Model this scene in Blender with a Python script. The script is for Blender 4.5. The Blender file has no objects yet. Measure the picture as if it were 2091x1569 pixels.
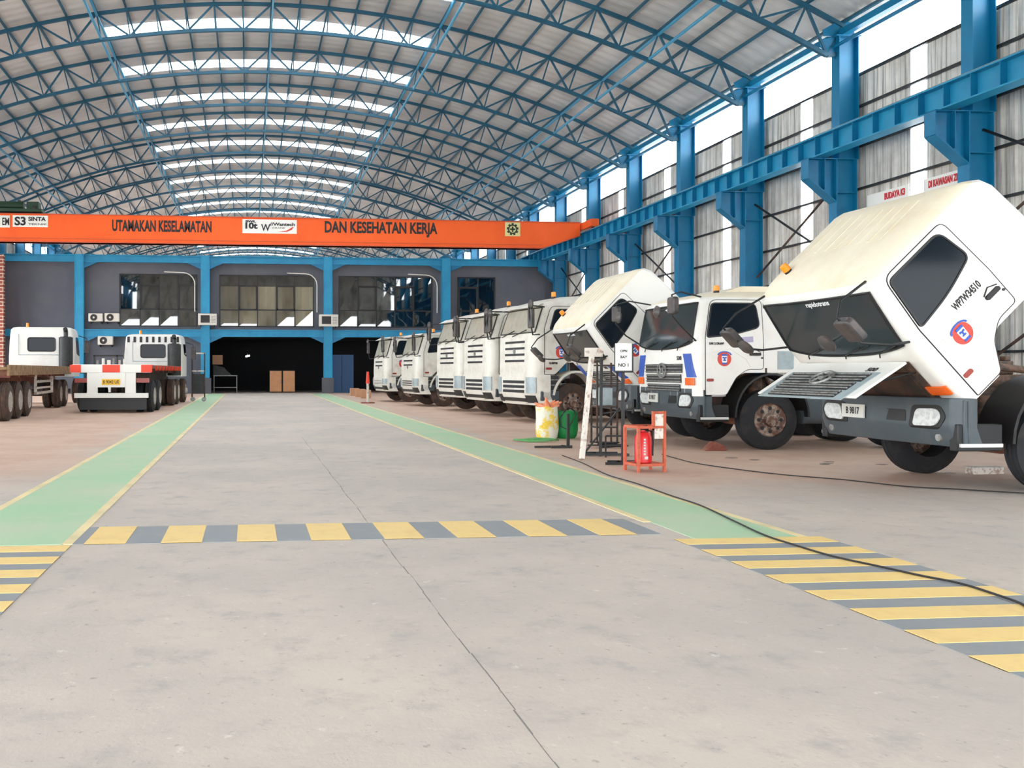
import bpy, bmesh, math, random
from mathutils import Vector, Matrix
random.seed(7)
R = math.radians
S = bpy.context.scene
COL = S.collection
# ---------------------------------------------------------------- camera, world, exposure
F_PX, CX, HY, CAMZ = 1850.0, 685.0, 757.0, 1.4
PSI = math.atan((CX - 510.0) / F_PX)
cam = bpy.data.cameras.new('camera'); camo = bpy.data.objects.new('camera', cam); COL.objects.link(camo)
cam.sensor_width = 36; cam.lens = 36 * F_PX / 2091
cam.shift_x = (1045.5 - CX) / 2091; cam.shift_y = -(784.5 - HY) / 2091
cam.clip_end = 500
camo.location = (0, 0, CAMZ); camo.rotation_euler = (R(90), 0, -PSI)
S.camera = camo
w = bpy.data.worlds.new('world'); S.world = w; w.use_nodes = True
bg = w.node_tree.nodes['Background']; bg.inputs[0].default_value = (0.93, 0.97, 1.0, 1); bg.inputs[1].default_value = 3.4
sun = bpy.data.lights.new('sun', 'SUN'); suno = bpy.data.objects.new('sun', sun); COL.objects.link(suno); sun.energy = 5.0; sun.angle = R(3); sun.color = (1, .97, .92)
suno.rotation_euler = (Vector((.42, .25, .87))).to_track_quat('Z', 'Y').to_euler()
S.view_settings.view_transform = 'Standard'; S.view_settings.look = 'None'
S.view_settings.exposure = 1.1; S.view_settings.gamma = 1; S.view_settings.use_curve_mapping = False
S.cycles.max_bounces = 8; S.cycles.diffuse_bounces = 5

def lin(c):
    return tuple(((v/255)/12.92 if v/255 <= .04045 else (((v/255)+.055)/1.055)**2.4) for v in c)
def XatY(px, Y):
    t = (px - CX) / F_PX; s, c = math.sin(PSI), math.cos(PSI)
    return Y * (s + t*c) / (c - t*s)
def Yfrom(X, d): return (d - math.sin(PSI)*X) / math.cos(PSI)

# ---------------------------------------------------------------- materials
M = {}
def mat(name, rgb, rough=.5, metal=0, dirt=None, coord='Object', bump=None, spec=.5):
    m = bpy.data.materials.new(name); m.use_nodes = True; nt = m.node_tree; b = nt.nodes['Principled BSDF']
    c = lin(rgb) + (1,)
    b.inputs['Base Color'].default_value = c; b.inputs['Roughness'].default_value = rough; b.inputs['Metallic'].default_value = metal
    b.inputs['Specular IOR Level'].default_value = spec
    if dirt or bump:
        tc = nt.nodes.new('ShaderNodeTexCoord')
    if dirt:  # (rgb, scale, lo, hi, amount)
        n = nt.nodes.new('ShaderNodeTexNoise'); n.inputs['Scale'].default_value = dirt[1]; n.inputs['Detail'].default_value = 8; n.inputs['Roughness'].default_value = .65
        nt.links.new(tc.outputs[coord], n.inputs['Vector'])
        mr = nt.nodes.new('ShaderNodeMapRange'); mr.inputs[1].default_value = dirt[2]; mr.inputs[2].default_value = dirt[3]; mr.inputs[4].default_value = dirt[4]
        nt.links.new(n.outputs['Fac'], mr.inputs[0])
        mx = nt.nodes.new('ShaderNodeMix'); mx.data_type = 'RGBA'; mx.inputs[6].default_value = c; mx.inputs[7].default_value = lin(dirt[0]) + (1,)
        nt.links.new(mr.outputs[0], mx.inputs[0]); nt.links.new(mx.outputs[2], b.inputs['Base Color'])
    if bump:
        n2 = nt.nodes.new('ShaderNodeTexNoise'); n2.inputs['Scale'].default_value = bump[0]; n2.inputs['Detail'].default_value = 6
        nt.links.new(tc.outputs[coord], n2.inputs['Vector'])
        bp = nt.nodes.new('ShaderNodeBump'); bp.inputs['Strength'].default_value = bump[1]; bp.inputs['Distance'].default_value = bump[2]
        nt.links.new(n2.outputs['Fac'], bp.inputs['Height']); nt.links.new(bp.outputs[0], b.inputs['Normal'])
    M[name] = m
    return m
mat('blue', (2, 120, 164), .42, dirt=((4, 92, 140), .7, .45, .7, .8))
mat('blue_light', (28, 146, 188), .45, dirt=((14, 118, 168), 1.2, .4, .7, .7))
mat('truss_blue', (22, 82, 108), .5, dirt=((38, 104, 134), .35, .4, .65, .8))
mat('tie_blue', (60, 150, 190), .4)
mat('orange', (250, 104, 44), .5, dirt=((236, 90, 38), .6, .45, .75, .7), spec=.25)
mat('orange_dark', (196, 92, 62), .5, dirt=((150, 70, 50), 14, .5, .7, .8))
mat('white_paint', (236, 234, 228), .32, dirt=((205, 192, 172), 1.6, .5, .85, .5))
mat('cream', (232, 222, 198), .45, dirt=((206, 186, 150), 2.2, .45, .8, .6))
mat('dusty_white', (226, 222, 212), .42, dirt=((172, 158, 136), 2.4, .45, .8, .65))
mat('lamp_grey', (170, 184, 188), .2, dirt=((130, 140, 140), 5, .4, .7, .6))
mat('bumper_grey', (66, 76, 82), .45, dirt=((96, 92, 86), 3, .5, .8, .5))
mat('dark_plastic', (38, 40, 42), .5, dirt=((86, 78, 70), 4, .5, .8, .5))
mat('black', (20, 21, 23), .45)
mat('chassis', (42, 36, 34), .6, dirt=((104, 72, 56), 3, .42, .7, .8))
mat('engine', (70, 60, 54), .6, dirt=((128, 92, 70), 9, .42, .62, .9), bump=(30, .6, .02))
mat('metal_grey', (150, 152, 150), .4, .5, dirt=((96, 84, 76), 12, .45, .65, .8))
mat('tyre', (26, 28, 32), .75, dirt=((70, 60, 52), 5, .5, .8, .6))
mat('tyre_dusty', (58, 48, 42), .85, dirt=((104, 74, 60), 5, .4, .7, .7))
mat('rim_rust', (96, 66, 54), .5, .3, dirt=((178, 160, 146), 9, .45, .6, .8))
mat('rim_light', (190, 184, 176), .4, .3, dirt=((110, 80, 64), 8, .45, .7, .6))
mat('glass', (22, 30, 38), .08, spec=.14)
mat('cab_glass', (54, 62, 64), .1, spec=.3)
mat('pale_screen', (176, 172, 158), .25, dirt=((150, 146, 134), 3, .4, .7, .7), spec=.6)  # pale beige windscreen tone, lighter than the other cab glass
mat('chrome', (224, 224, 220), .25, .3)
mat('name_lilac', (176, 166, 196), .5)
mat('mirror_shell', (64, 62, 62), .4, dirt=((110, 90, 80), 5, .45, .7, .6))
mat('headlamp', (214, 218, 216), .12, dirt=((160, 164, 162), 14, .45, .65, .7))
mat('amber', (244, 104, 30), .25)
mat('red_lamp', (150, 52, 40), .3)
mat('beacon', (250, 150, 40), .25)
mat('decal_red', (214, 62, 44), .4); mat('decal_blue', (40, 84, 176), .4); mat('ink', (28, 26, 30), .5)
mat('decal_white', (236, 238, 240), .4)
mat('plate_white', (206, 206, 198), .5); mat('plate_yellow', (240, 190, 40), .5); mat('sign_white', (238, 238, 232), .5)
mat('sign_yellow', (226, 214, 150), .5); mat('dark_green', (30, 60, 40), .5)
mat('red_text', (206, 40, 50), .5)
mat('sheet', (226, 222, 214), .5, .0, dirt=((176, 170, 160), .8, .42, .7, .75), coord='Object')
def streaks(m):
    nt = m.node_tree; N = nt.nodes.new; L = nt.links.new; b = nt.nodes['Principled BSDF']; src = b.inputs['Base Color'].links[0].from_socket
    tc = N('ShaderNodeTexCoord'); mp = N('ShaderNodeMapping'); mp.inputs['Scale'].default_value = (1, 14, .35); L(tc.outputs['Object'], mp.inputs[0])
    n = N('ShaderNodeTexNoise'); n.inputs['Scale'].default_value = 1; n.inputs['Detail'].default_value = 5; L(mp.outputs[0], n.inputs[0])
    mr = N('ShaderNodeMapRange'); mr.inputs[1].default_value = .5; mr.inputs[2].default_value = .68; mr.inputs[4].default_value = .8; L(n.outputs[0], mr.inputs[0])
    mx = N('ShaderNodeMix'); mx.data_type = 'RGBA'; L(src, mx.inputs[6]); mx.inputs[7].default_value = lin((120, 118, 114)) + (1,); L(mr.outputs[0], mx.inputs[0]); L(mx.outputs[2], b.inputs['Base Color'])
streaks(M['sheet'])
mat('office_wall', (84, 88, 98), .75, dirt=((104, 106, 112), .35, .4, .7, .7))
mat('plinth', (84, 84, 92), .7)
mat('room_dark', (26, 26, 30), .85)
mat('brick', (150, 78, 60), .85)
mat('conduit', (226, 224, 216), .5)
mat('ac_white', (214, 210, 200), .5); mat('ac_grille', (44, 42, 42), .6)
mat('wood', (206, 150, 104), .55, dirt=((188, 128, 84), 3, .4, .7, .6)); mat('carton', (186, 140, 108), .8)
mat('cabinet_blue', (36, 76, 120), .5)
mat('curtain', (240, 218, 178), .8)
mat('extinguisher', (206, 30, 34), .3); mat('bag_green', (12, 132, 64), .6, bump=(14, .5, .03)); mat('bag_yellow', (232, 196, 60), .6, dirt=((228, 226, 208), 4, .43, .5, 1), bump=(14, .5, .03))
mat('bag_orange', (226, 122, 70), .6, dirt=((240, 170, 140), 9, .4, .6, .8), bump=(20, .6, .03)); mat('rope_green', (96, 160, 96), .8)
mat('worn_white', (224, 216, 206), .6, dirt=((150, 112, 96), 11, .52, .62, .8))
mat('deck_wood', (150, 122, 86), .8, dirt=((96, 70, 54), 5, .45, .65, .8)); mat('bar_red', (232, 62, 30), .45); mat('rust_red', (124, 62, 48), .6, dirt=((150, 110, 84), 4, .45, .65, .8))
mat('paint_green', (168, 206, 164), .55, dirt=((194, 206, 176), .7, .4, .65, .9)); mat('paint_yellow', (242, 208, 134), .6, dirt=((226, 190, 128), 5, .5, .7, .6)); mat('paint_edge', (240, 220, 168), .6, dirt=((210, 196, 150), 1.5, .4, .65, .8)); mat('paint_grey', (142, 146, 150), .6, dirt=((160, 156, 148), 4, .5, .7, .6))
mat('crack', (132, 126, 120), .9); mat('cable', (34, 32, 32), .6); mat('oil', (74, 66, 60), .5)
mat('outdoor_ground', (196, 192, 184), .9)

def window_glass():
    m = bpy.data.materials.new('window_glass'); m.use_nodes = True; nt = m.node_tree; nt.nodes.clear(); N = nt.nodes.new; L = nt.links.new
    o = N('ShaderNodeOutputMaterial'); g = N('ShaderNodeBsdfGlossy'); g.inputs['Roughness'].default_value = .02; t = N('ShaderNodeBsdfTransparent'); t.inputs[0].default_value = (.62, .66, .66, 1)
    fr = N('ShaderNodeFresnel'); fr.inputs[0].default_value = 2.5; mx = N('ShaderNodeMixShader'); L(fr.outputs[0], mx.inputs[0]); L(t.outputs[0], mx.inputs[1]); L(g.outputs[0], mx.inputs[2]); L(mx.outputs[0], o.inputs[0]); M['window_glass'] = m
window_glass()
def translucent():
    m = bpy.data.materials.new('translucent_panel'); m.use_nodes = True; nt = m.node_tree; nt.nodes.clear()
    o = nt.nodes.new('ShaderNodeOutputMaterial'); a = nt.nodes.new('ShaderNodeBsdfTranslucent'); t = nt.nodes.new('ShaderNodeBsdfTransparent'); mx = nt.nodes.new('ShaderNodeMixShader')
    a.inputs[0].default_value = (.95, .97, .99, 1); t.inputs[0].default_value = (.95, .97, 1, 1); mx.inputs[0].default_value = .15
    nt.links.new(a.outputs[0], mx.inputs[1]); nt.links.new(t.outputs[0], mx.inputs[2]); nt.links.new(mx.outputs[0], o.inputs[0]); M['translucent'] = m
translucent()
def floor_mat():
    m = bpy.data.materials.new('floor_concrete'); m.use_nodes = True; nt = m.node_tree; b = nt.nodes['Principled BSDF']; L = nt.links.new; N = nt.nodes.new
    tc = N('ShaderNodeTexCoord'); sep = N('ShaderNodeSeparateXYZ'); L(tc.outputs['Object'], sep.inputs[0])
    def noise(sc, det=8, vec=None):
        n = N('ShaderNodeTexNoise'); n.inputs['Scale'].default_value = sc; n.inputs['Detail'].default_value = det; n.inputs['Roughness'].default_value = .7
        L(vec or tc.outputs['Object'], n.inputs['Vector']); return n.outputs['Fac']
    def rng(v, a, b_, c, d):
        r = N('ShaderNodeMapRange'); r.interpolation_type = 'SMOOTHSTEP'
        for i, q in enumerate((a, b_, c, d)): r.inputs[i+1].default_value = q
        L(v, r.inputs[0]); return r.outputs[0]
    def mix(f, a, c):
        x = N('ShaderNodeMix'); x.data_type = 'RGBA'; L(f, x.inputs[0])
        for i, q in ((6, a), (7, c)):
            if isinstance(q, tuple): x.inputs[i].default_value = lin(q) + (1,)
            else: L(q, x.inputs[i])
        return x.outputs[2]
    def mul(a, c):
        x = N('ShaderNodeMath'); x.operation = 'MULTIPLY'; L(a, x.inputs[0]); L(c, x.inputs[1]); return x.outputs[0]
    def mx(a, c):
        x = N('ShaderNodeMath'); x.operation = 'MAXIMUM'; L(a, x.inputs[0]); L(c, x.inputs[1]); return x.outputs[0]
    base = mix(rng(noise(.35), .35, .68, 0, 1), (190, 180, 171), (209, 196, 183))
    base = mix(rng(noise(3.0, 12), .5, .72, 0, .75), base, (166, 160, 155))
    base = mix(rng(noise(16, 6), .6, .7, 0, .7), base, (136, 130, 126))
    base = mix(rng(noise(9, 7), .6, .72, 0, .7), base, (226, 218, 208))
    # tan clay dust trodden in where the trucks park
    nz = noise(.5, 8); 
    off = N('ShaderNodeMath'); off.operation = 'MULTIPLY_ADD'; L(nz, off.inputs[0]); off.inputs[1].default_value = 3.0; L(sep.outputs[0], off.inputs[2])
    offy = N('ShaderNodeMath'); offy.operation = 'MULTIPLY_ADD'; L(nz, offy.inputs[0]); offy.inputs[1].default_value = 4.0; L(sep.outputs[1], offy.inputs[2])
    right = mul(rng(off.outputs[0], 5.9, 6.9, 0, 1), rng(offy.outputs[0], 11.3, 13.5, 0, 1))
    left = mul(rng(off.outputs[0], -1.6, -.4, 1, 0), rng(offy.outputs[0], 12, 16, 0, 1))
    clay = mix(rng(noise(.9, 8), .35, .7, 0, 1), (212, 182, 160), (198, 158, 134))
    f = mx(right, left); k = N('ShaderNodeMath'); k.operation = 'MULTIPLY'; L(f, k.inputs[0]); k.inputs[1].default_value = .85
    base = mix(k.outputs[0], base, clay)
    L(base, b.inputs['Base Color']); b.inputs['Roughness'].default_value = .62; b.inputs['Specular IOR Level'].default_value = .35
    bp = N('ShaderNodeBump'); bp.inputs['Strength'].default_value = .25; bp.inputs['Distance'].default_value = .01; L(noise(30, 6), bp.inputs['Height']); L(bp.outputs[0], b.inputs['Normal'])
    M['floor'] = m
floor_mat()
def roof_mat():
    m = bpy.data.materials.new('roof_sheet'); m.use_nodes = True; nt = m.node_tree; b = nt.nodes['Principled BSDF']; L = nt.links.new; N = nt.nodes.new
    tc = N('ShaderNodeTexCoord'); n = N('ShaderNodeTexNoise'); n.inputs['Scale'].default_value = .35; n.inputs['Detail'].default_value = 7; L(tc.outputs['Object'], n.inputs[0])
    mx = N('ShaderNodeMix'); mx.data_type = 'RGBA'; mx.inputs[6].default_value = lin((214, 216, 216)) + (1,); mx.inputs[7].default_value = lin((190, 192, 192)) + (1,)
    mr = N('ShaderNodeMapRange'); mr.inputs[1].default_value = .4; mr.inputs[2].default_value = .62; L(n.outputs[0], mr.inputs[0]); L(mr.outputs[0], mx.inputs[0]); L(mx.outputs[2], b.inputs['Base Color'])
    b.inputs['Roughness'].default_value = .42; b.inputs['Metallic'].default_value = .1; M['roof'] = m
roof_mat()
def brick_mat():
    m = M['brick']; nt = m.node_tree; b = nt.nodes['Principled BSDF']
    t = nt.nodes.new('ShaderNodeTexBrick'); tc = nt.nodes.new('ShaderNodeTexCoord'); mp = nt.nodes.new('ShaderNodeMapping'); mp.inputs['Rotation'].default_value = (R(90), 0, 0)
    nt.links.new(tc.outputs['Object'], mp.inputs[0]); nt.links.new(mp.outputs[0], t.inputs[0])
    t.inputs['Color1'].default_value = lin((150, 78, 60)) + (1,); t.inputs['Color2'].default_value = lin((126, 66, 54)) + (1,); t.inputs['Mortar'].default_value = lin((206, 190, 176)) + (1,)
    t.inputs['Scale'].default_value = 1.2; t.inputs['Mortar Size'].default_value = .03
    nt.links.new(t.outputs[0], b.inputs['Base Color'])
brick_mat()

# ---------------------------------------------------------------- mesh builder
def merge(a, b):
    bm = bmesh.new(); bm.from_mesh(a.data); n = len(bm.faces); bm.from_mesh(b.data); bm.faces.ensure_lookup_table()
    k = len(a.data.materials)
    for f in bm.faces[n:]: f.material_index = k
    bm.to_mesh(a.data); bm.free(); a.data.materials.append(b.data.materials[0]); me = b.data; bpy.data.objects.remove(b); bpy.data.meshes.remove(me)
class MB:
    def __init__(s): s.bm = bmesh.new()
    def box(s, x0, x1, y0, y1, z0, z1, mtx=None):
        v = [s.bm.verts.new(p) for p in ((x0,y0,z0),(x1,y0,z0),(x1,y1,z0),(x0,y1,z0),(x0,y0,z1),(x1,y0,z1),(x1,y1,z1),(x0,y1,z1))]
        if mtx:
            for q in v: q.co = mtx @ q.co
        for f in ((3,2,1,0),(4,5,6,7),(0,1,5,4),(1,2,6,5),(2,3,7,6),(3,0,4,7)): s.bm.faces.new([v[i] for i in f])
        return s
    def bar(s, a, b, w, h=None, up=(0,0,1)):
        a, b = Vector(a), Vector(b); h = h or w; d = b - a; L = d.length; d.normalize(); up = Vector(up)
        if abs(d.dot(up)) > .98: up = Vector((1,0,0)) if abs(d.x) < .9 else Vector((0,1,0))
        sd = d.cross(up).normalized(); u = sd.cross(d)
        m = Matrix.Identity(4); m.col[0][:3] = d; m.col[1][:3] = sd; m.col[2][:3] = u; m.col[3][:3] = a
        return s.box(0, L, -w/2, w/2, -h/2, h/2, m)
    def tube(s, pts, r, n=8, cap=True):
        pts = [Vector(p) for p in pts]; rings = []
        rr = r if isinstance(r, (list, tuple)) else [r]*len(pts)
        up = None
        for i, p in enumerate(pts):
            d = (pts[min(i+1, len(pts)-1)] - pts[max(i-1, 0)]).normalized()
            if up is None: up = Vector((0,0,1)) if abs(d.z) < .9 else Vector((1,0,0))
            a = d.cross(up)
            if a.length < 1e-4: a = d.cross(Vector((0,1,0)))
            a.normalize(); b = a.cross(d); up = b
            rings.append([s.bm.verts.new(p + rr[i]*(a*math.cos(2*math.pi*k/n) + b*math.sin(2*math.pi*k/n))) for k in range(n)])
        for A, B in zip(rings, rings[1:]):
            for k in range(n): s.bm.faces.new((A[k], A[(k+1)%n], B[(k+1)%n], B[k]))
        if cap: s.bm.faces.new(rings[0][::-1]); s.bm.faces.new(rings[-1])
        return s
    def lathe(s, prof, n=32, axis='y', c=(0,0,0), closed=False):
        """prof: list of (along axis, radius)"""
        c = Vector(c); rings = []
        for a, r in prof:
            ring = []
            for k in range(n):
                t = 2*math.pi*k/n; u, v = r*math.cos(t), r*math.sin(t)
                p = {'y': (u, a, v), 'z': (u, v, a), 'x': (a, u, v)}[axis]
                ring.append(s.bm.verts.new(c + Vector(p)))
            rings.append(ring)
        prs = list(zip(rings, rings[1:])) + ([(rings[-1], rings[0])] if closed else [])
        for A, B in prs:
            for k in range(n): s.bm.faces.new((A[k], A[(k+1)%n], B[(k+1)%n], B[k]))
        if not closed:
            if prof[0][1] > 1e-4: s.bm.faces.new(rings[0][::-1])
            if prof[-1][1] > 1e-4: s.bm.faces.new(rings[-1])
        return s
    def prism(s, poly, fn, t):
        """poly in 2-D; fn(a,b,off) -> 3-D point; thickness from off 0 to t"""
        A = [s.bm.verts.new(fn(a, b, 0)) for a, b in poly]; B = [s.bm.verts.new(fn(a, b, t)) for a, b in poly]
        s.bm.faces.new(A); s.bm.faces.new(B[::-1]); n = len(poly)
        for i in range(n): s.bm.faces.new((A[i], B[i], B[(i+1)%n], A[(i+1)%n]))
        return s
    def grid(s, fn, us, vs, t=None):
        g = [[s.bm.verts.new(fn(u, v, 0)) for v in vs] for u in us]
        for i in range(len(us)-1):
            for j in range(len(vs)-1): s.bm.faces.new((g[i][j], g[i+1][j], g[i+1][j+1], g[i][j+1]))
        if t:
            h = [[s.bm.verts.new(fn(u, v, t)) for v in vs] for u in us]; nu, nv = len(us), len(vs)
            for i in range(nu-1):
                for j in range(nv-1): s.bm.faces.new((h[i][j], h[i][j+1], h[i+1][j+1], h[i+1][j]))
            for i in range(nu-1):
                for j in (0, nv-1): s.bm.faces.new((g[i][j], h[i][j], h[i+1][j], g[i+1][j]))
            for j in range(nv-1):
                for i in (0, nu-1): s.bm.faces.new((g[i][j], g[i][j+1], h[i][j+1], h[i][j]))
        return s
    def build(s, name, m, parent=None, smooth=False, bevel=0, seg=2, ang=35):
        bmesh.ops.remove_doubles(s.bm, verts=s.bm.verts, dist=1e-5)
        bmesh.ops.recalc_face_normals(s.bm, faces=s.bm.faces)
        me = bpy.data.meshes.new(name); s.bm.to_mesh(me); s.bm.free()
        me.materials.append(M[m] if isinstance(m, str) else m)
        if smooth or bevel:
            for p in me.polygons: p.use_smooth = True
        o = bpy.data.objects.new(name, me); COL.objects.link(o)
        if smooth or bevel: me.set_sharp_from_angle(angle=R(ang))
        if bevel:
            b = o.modifiers.new('bevel', 'BEVEL'); b.width = bevel; b.segments = seg; b.limit_method = 'ANGLE'; b.angle_limit = R(30)
        if parent: o.parent = parent
        return o
def tag(o, label=None, cat=None, group=None, kind=None):
    for k, v in (('label', label), ('category', cat), ('group', group), ('kind', kind)):
        if v: o[k] = v
    return o
def empty(name, loc, rz=0, label=None, cat=None, group=None):
    o = bpy.data.objects.new(name, None); COL.objects.link(o); o.location = loc; o.rotation_euler = (0, 0, rz); o.empty_display_size = .2
    return tag(o, label, cat, group)
def kids(o): return [c for c in bpy.data.objects if c.parent == o]
def copy_tree(o, tree=None, parent=None):
    if tree is None:
        tree = {}
        for c in bpy.data.objects:
            if c.parent: tree.setdefault(c.parent.name, []).append(c)
    c = o.copy(); COL.objects.link(c); c.parent = parent
    for ch in tree.get(o.name, []): copy_tree(ch, tree, c)
    return c
def struct(o): o['kind'] = 'structure'; return o
def rpoly(pts, r, n=5):
    out = []; N = len(pts)
    for i in range(N):
        p = Vector(pts[i]); a = Vector(pts[i-1]); b = Vector(pts[(i+1) % N]); rr = r[i] if isinstance(r, (list, tuple)) else r
        if rr <= 0: out.append(tuple(p)); continue
        da, db = (a-p).normalized(), (b-p).normalized(); q0, q1 = p + da*rr, p + db*rr
        for k in range(n+1):
            t = k/n; out.append(tuple((1-t)**2*q0 + 2*t*(1-t)*p + t*t*q1))
    return out
def text(s, body, size, m, mtx, parent=None, name='lettering', sx=1.0, bold=.0, depth=.003, ax='CENTER'):
    cu = bpy.data.curves.new('t', 'FONT'); cu.body = body; cu.size = size; cu.align_x = ax; cu.align_y = 'CENTER'; cu.extrude = depth; cu.offset = bold; cu.resolution_u = 3
    to = bpy.data.objects.new('t', cu); COL.objects.link(to); bpy.context.view_layer.update()
    me = bpy.data.meshes.new_from_object(to.evaluated_get(bpy.context.evaluated_depsgraph_get())); bpy.data.objects.remove(to)
    for v in me.vertices:
        v.co.x *= sx; v.co = mtx @ v.co
    me.name = name; me.materials.clear(); me.materials.append(M[m]); o = bpy.data.objects.new(name, me); COL.objects.link(o)
    if parent: o.parent = parent
    return o
def frame(origin, xdir, ydir):
    x = Vector(xdir).normalized(); y = Vector(ydir).normalized(); z = x.cross(y); m = Matrix.Identity(4)
    m.col[0][:3] = x; m.col[1][:3] = y; m.col[2][:3] = z; m.col[3][:3] = origin
    return m
ORD = ['first','second','third','fourth','fifth','sixth','seventh','eighth','ninth','tenth','eleventh','twelfth','thirteenth','fourteenth','fifteenth','sixteenth','seventeenth','eighteenth','nineteenth'] + ['twentieth'] + ['twenty-'+q for q in ('first','second','third','fourth','fifth','sixth','seventh','eighth','ninth')]

# ---------------------------------------------------------------- hall geometry
XC, XR, XL = .93, 19.0, -17.14            # hall axis, inner faces of the column rows
COLY = [28.0 + 5.46*k for k in range(-6, 21)]   # 11.6 ... 93.5
YEND = 142.0; YROOF = -8.0
RAD, APEX = 40.7, 17.1
def arch(k_or_x, dr=0.0):
    """point on the roof arc; x measured from the axis; dr outward from the top chord"""
    a = math.asin(k_or_x / RAD); r = RAD + dr
    return (XC + r*math.sin(a), APEX - RAD + r*math.cos(a))
NODE = 1.225

fl = MB(); fl.box(-19.5, 21.2, -12, 143, -.3, 0); struct(fl.build('floor', 'floor'))
m = MB(); m.box(-70, -19.5, -60, 160, -.3, -.01); m.box(21.2, 70, -60, 160, -.3, -.01); m.box(-19.5, 21.2, -60, -12, -.3, -.01); struct(m.build('ground', 'outdoor_ground'))

# roof sheet with ribs running across, openings for the skylight strips
rs = MB()
def roof_ring(y, dr, xs): return [(arch(x, dr)[0], y, arch(x, dr)[1]) for x in xs]
XS = [NODE*k for k in range(-16, 17)]; XS[0] = -19.15; XS[-1] = 19.15
SKY = [(y + 2.2, y + 3.3) for y in COLY if y > 20]
ys = []; y = YROOF
while y < YEND: ys.append(y); y += .14 if y < 70 else .56
def in_sky(y): return any(a - .02 <= y < b for a, b in SKY)
for i, y in enumerate(ys[:-1]):
    da, db = (.22, .22, .245, .245)[i % 4], (.22, .22, .245, .245)[(i+1) % 4]
    y2 = ys[i+1]
    for j in range(len(XS)-1):
        if in_sky(y) and -7.4 < XS[j] < 7.3: continue
        p = [arch(XS[j], da), arch(XS[j+1], da), arch(XS[j+1], db), arch(XS[j], db)]
        vs = [rs.bm.verts.new(q) for q in ((p[0][0], y, p[0][1]), (p[1][0], y, p[1][1]), (p[2][0], y2, p[2][1]), (p[3][0], y2, p[3][1]))]
        rs.bm.faces.new(vs)
struct(rs.build('ceiling', 'roof'))
for n, (a, b) in enumerate(SKY):
    m = MB(); xs = [NODE*k for k in range(-6, 7)]
    m.grid(lambda u, v, t: (arch(u, .27+t)[0], v, arch(u, .27+t)[1]), xs, [a-.1, b+.15], .01)
    struct(m.build('window_%d' % (n+1), 'translucent'))

# purlins
for k in range(-15, 16):
    m = MB(); x, z = arch(NODE*k, .13); a = NODE*k/RAD
    u = (math.sin(a), 0, math.cos(a))
    m.bar((x, YROOF, z), (x, YEND, z), .07, .14, up=u)
    o = m.build('roof_purlin', 'truss_blue')
    side = 'at the ridge' if k == 0 else '%s from the ridge on the %s slope' % (ORD[abs(k)-1], 'right' if k > 0 else 'left')
    tag(o, 'thin blue roof purlin running the hall length, ' + side, 'purlin', 'purlins under the roof sheets')
# longitudinal tie beams under the trusses
for x0, nm in ((-14.7, 'low on the left roof slope'), (-7.35, 'at the left ends of the skylights'), (0, 'along the ridge line'), (7.35, 'at the right ends of the skylights'), (14.7, 'low on the right roof slope')):
    m = MB(); x, z = arch(x0, -.06 if x0 else -1.1); x2, z2 = arch(x0, -1.08)
    if x0: m.tube([(x, YROOF, z), (x, YEND, z)], .06); m.tube([(x2, YROOF, z2), (x2, YEND, z2)], .06)
    else: m.tube([(x, YROOF, z), (x, YEND, z)], .035)
    o = m.build('tie_beam', 'tie_blue', smooth=True); tag(o, 'pale blue pipe tie running lengthwise ' + nm, 'beam', 'lengthwise tie pipes of the roof')

# trusses
root = empty('roof_truss', (0, COLY[0], 0))
m = MB(); xs = [-18.6] + [NODE*k for k in range(-15, 16)] + [18.6]
for a, b in zip(xs, xs[1:]):
    p, q = arch(a, 0), arch(b, 0); m.bar((p[0], 0, p[1]), (q[0], 0, q[1]), .13, .13)
m.build('top_chord', 'truss_blue', root)
m = MB(); xb = [NODE*k for k in range(-15, 16)]
for a, b in zip(xb, xb[1:]):
    p, q = arch(a, -1.12), arch(b, -1.12); m.bar((p[0], 0, p[1]), (q[0], 0, q[1]), .13, .13)
for sgn in (-1, 1):
    p = arch(sgn*NODE*15, -1.12); m.bar((p[0], 0, p[1]), (XC + sgn*18.25, 0, 11.75), .13)
m.build('bottom_chord', 'truss_blue', root)
for k in range(-15, 16):
    p, q = arch(NODE*k, 0), arch(NODE*k, -1.12)
    MB().bar((p[0], 0, p[1]), (q[0], 0, q[1]), .055).build('post', 'truss_blue', root)
    if k < 15:
        a, b = (0, -1.12) if k % 2 == 0 else (-1.12, 0)
        p, q = arch(NODE*k, a), arch(NODE*(k+1), b)
        MB().bar((p[0], 0, p[1]), (q[0], 0, q[1]), .075).build('web_brace', 'truss_blue', root)
tr = {}
for c in bpy.data.objects:
    if c.parent: tr.setdefault(c.parent.name, []).append(c)
far = bmesh.new()
for c in kids(root): far.from_mesh(c.data)
farme = bpy.data.meshes.new('roof_truss'); far.to_mesh(farme); far.free(); farme.materials.append(M['truss_blue'])
for i, y in enumerate(COLY):
    if i > 17: o = bpy.data.objects.new('roof_truss', farme); COL.objects.link(o)
    else: o = root if i == 0 else copy_tree(root, tr)
    o.location = (0, y, 0)
    tag(o, 'curved blue lattice roof truss, %s counted from the open end of the hall' % ORD[i], 'roof truss', 'arched roof trusses')

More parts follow.
